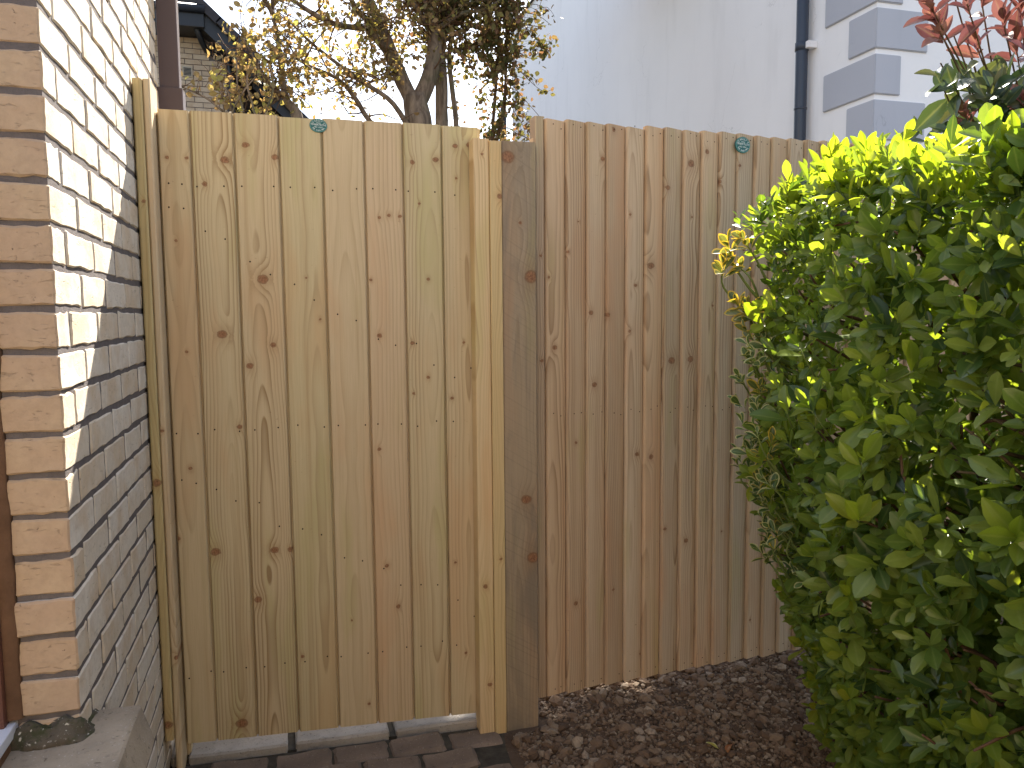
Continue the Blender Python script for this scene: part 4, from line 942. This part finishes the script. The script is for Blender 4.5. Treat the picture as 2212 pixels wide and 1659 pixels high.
vs_ = []; nobj = 0
for i, (p, yel) in enumerate(spots):
    d = np.array([-.5+rng.normal(0, .3), -.2+rng.normal(0, .3), .8])
    st_ = 'stem'
    if i < 30: tube('stem', [(p[0]+.16, p[1], p[2]-.16), (p[0]+.09, p[1], p[2]-.13), tuple(np.array(p)-unit(d)*.06), p], [.006, .005, .003, .002], M_STALK, va, 5, 4, 0, VO)
    for q in sprig(p, d, 6 if i > 5 else 8, rng.uniform(.042, .056) if i > 5 else .062, spread=(.3, 1.1), stem=.045):
        if nobj < 295: leaf_obj((VY if yel else VM)[rng.integers(2)], *q, va, VO, rng.uniform(.9, 1.15)); nobj += 1
tube('stem', [(1.70, 1.95, -.03), (1.64, 1.95, .5), (1.45, 1.92, 1.0)], [.01, .008, .006], M_TWIG, va, 6, 4, .1, VO)

# photinia above the hedge
QO = Vector((1.95, 1.75, 0))
ph = thing('photinia_bush', 'red leaved bush rising above the hedge at the top right', 'bush', QO)
PR = [leaf_unit('leaf', 'ell', .42, c, f_, M_RED) for c, f_ in ((.10, .5), (.22, .6), (.0, .4))]; PG = [leaf_unit('leaf', 'ell', .44, c, f_, M_PHG) for c, f_ in ((.12, .35), (.25, .45))]
ends = [((1.60, 1.62, 2.20), 'r'), ((1.66, 1.60, 2.28), 'r'), ((1.72, 1.62, 2.33), 'r'), ((1.55, 1.60, 2.26), 'r'), ((1.80, 1.62, 2.24), 'r'), ((1.76, 1.66, 2.18), 'r'), ((1.86, 1.60, 2.16), 'r'), ((1.90, 1.66, 2.30), 'r'), ((1.84, 1.58, 2.34), 'r'), ((1.70, 1.62, 1.93), 'r'), ((1.88, 1.62, 1.98), 'r'), ((1.95, 1.6, 2.08), 'r'), ((2.0, 1.6, 2.25), 'r'), ((1.63, 1.64, 2.10), 'g'), ((1.66, 1.62, 2.06), 'g'), ((1.72, 1.64, 2.10), 'g'), ((1.78, 1.62, 2.05), 'g'), ((1.82, 1.64, 1.98), 'g'), ((1.74, 1.60, 2.00), 'g'), ((1.88, 1.66, 2.08), 'g'), ((1.93, 1.62, 1.98), 'g'), ((1.80, 1.70, 2.12), 'g'), ((1.86, 1.60, 1.92), 'g'), ((1.96, 1.68, 2.15), 'g'), ((2.02, 1.62, 2.0), 'g'), ((1.78, 1.62, 1.90), 'g'), ((1.95, 1.66, 1.90), 'g'), ((2.08, 1.66, 2.2), 'g'), ((2.1, 1.6, 2.36), 'r'), ((2.0, 1.65, 2.4), 'r'), ((2.06, 1.62, 1.9), 'g'), ((1.92, 1.72, 2.0), 'g'), ((2.12, 1.7, 2.05), 'g')]
ends += [((1.66+.5*rng.random(), 1.58+.2*rng.random(), 1.86+.32*rng.random()), 'g') for _ in range(14)]+[((1.62+.5*rng.random(), 1.58+.12*rng.random(), 2.08+.34*rng.random()), 'r') for _ in range(10)]
for p, c in ends:
    p = (p[0]-.03, p[1], 1.85+(p[2]-1.86)*(.78 if c == 'r' else .62)); e = np.array(p); b = np.array([2.25+rng.normal(0, .05), 1.80, 1.62+rng.normal(0, .06)]); md = e*.55+b*.45+np.array([.02, .03, -.06])
    tube('stem', [tuple(b), tuple(md), p], [.004, .003, .0018], M_TWIG, ph, 5, 4, 0, QO)
    d = unit(e-md)+np.array([-.15, -.2, .3 if c == 'r' else -.1])
    for q in sprig(p, d, 8 if c == 'r' else 7, rng.uniform(.07, .095) if c == 'r' else rng.uniform(.085, .115), spread=(.25, 1.0) if c == 'r' else (.6, 1.5), stem=.06 if c == 'r' else .10):
        if len(ph.children) < 420: leaf_obj((PR if c == 'r' else PG)[rng.integers(2)], *q, ph, QO, rng.uniform(.9, 1.2))
for i in range(4): tube('stem', [(2.2+.04*i, 1.80, -.03), (2.2+.03*i, 1.80, .8), (2.25, 1.80, 1.65)], [.014, .012, .007], M_TWIG, ph, 6, 4, .1, QO)

# ------------------------------------------------------------------ unseen wall behind the viewer, added to shade the scene
bw = thing('shade_wall', 'unseen tall wall added behind the camera to shade the scene', 'wall', (0, -1.6, 0))
box('wall', (-3.6, 3.6, -.11, .11, -.06, 2.5), M_BFAR, bw); box('coping', (-3.6, 3.6, -.15, .15, 2.5, 2.56), M_CONC, bw, .008)

# ------------------------------------------------------------------ small things on the ground
def fallen(name, label, mat, loc, rot, L, curl):
    me = leaf_unit('blade', 'obo', .62, curl, .3, mat, 8, 5, .03)
    t = obj(name, me, None, None, loc); t.rotation_euler = rot; t.scale = (L, L, L); tag(t, label, 'leaf')
z0 = soil_z(1.25, 2.14)
fallen('fallen_leaf', 'yellow fallen leaf lying on the gravel', M_FALLY, (1.285, 2.10, soil_z(1.285, 2.1)+.014), (.25, -.35, 2.3), .047, .1)
fallen('fallen_leaf', 'curled reddish brown fallen leaf beside the yellow leaf', M_FALLB, (1.345, 2.12, soil_z(1.34, 2.1)+.010), (.6, -.3, 3.6), .050, .45)
for i, (x, y, a, l, lb_) in enumerate(((1.15, 2.25, 2.4, .05, 'short pale twig on the gravel near the gate post'), (1.62, 2.42, .2, .10, 'longer curved dry twig on the gravel close to the fence foot'))):
    z = soil_z(x, y)+.012; t = tube('dry_twig', [(-l/2, 0, 0), (0, .006, .003), (l/2, 0, -.002)], [.0016, .0018, .001], M_TWIG, None, 5, 3)
    t.location = (x, y, z); t.rotation_euler = (0, 0, a); tag(t, lb_, 'twig')
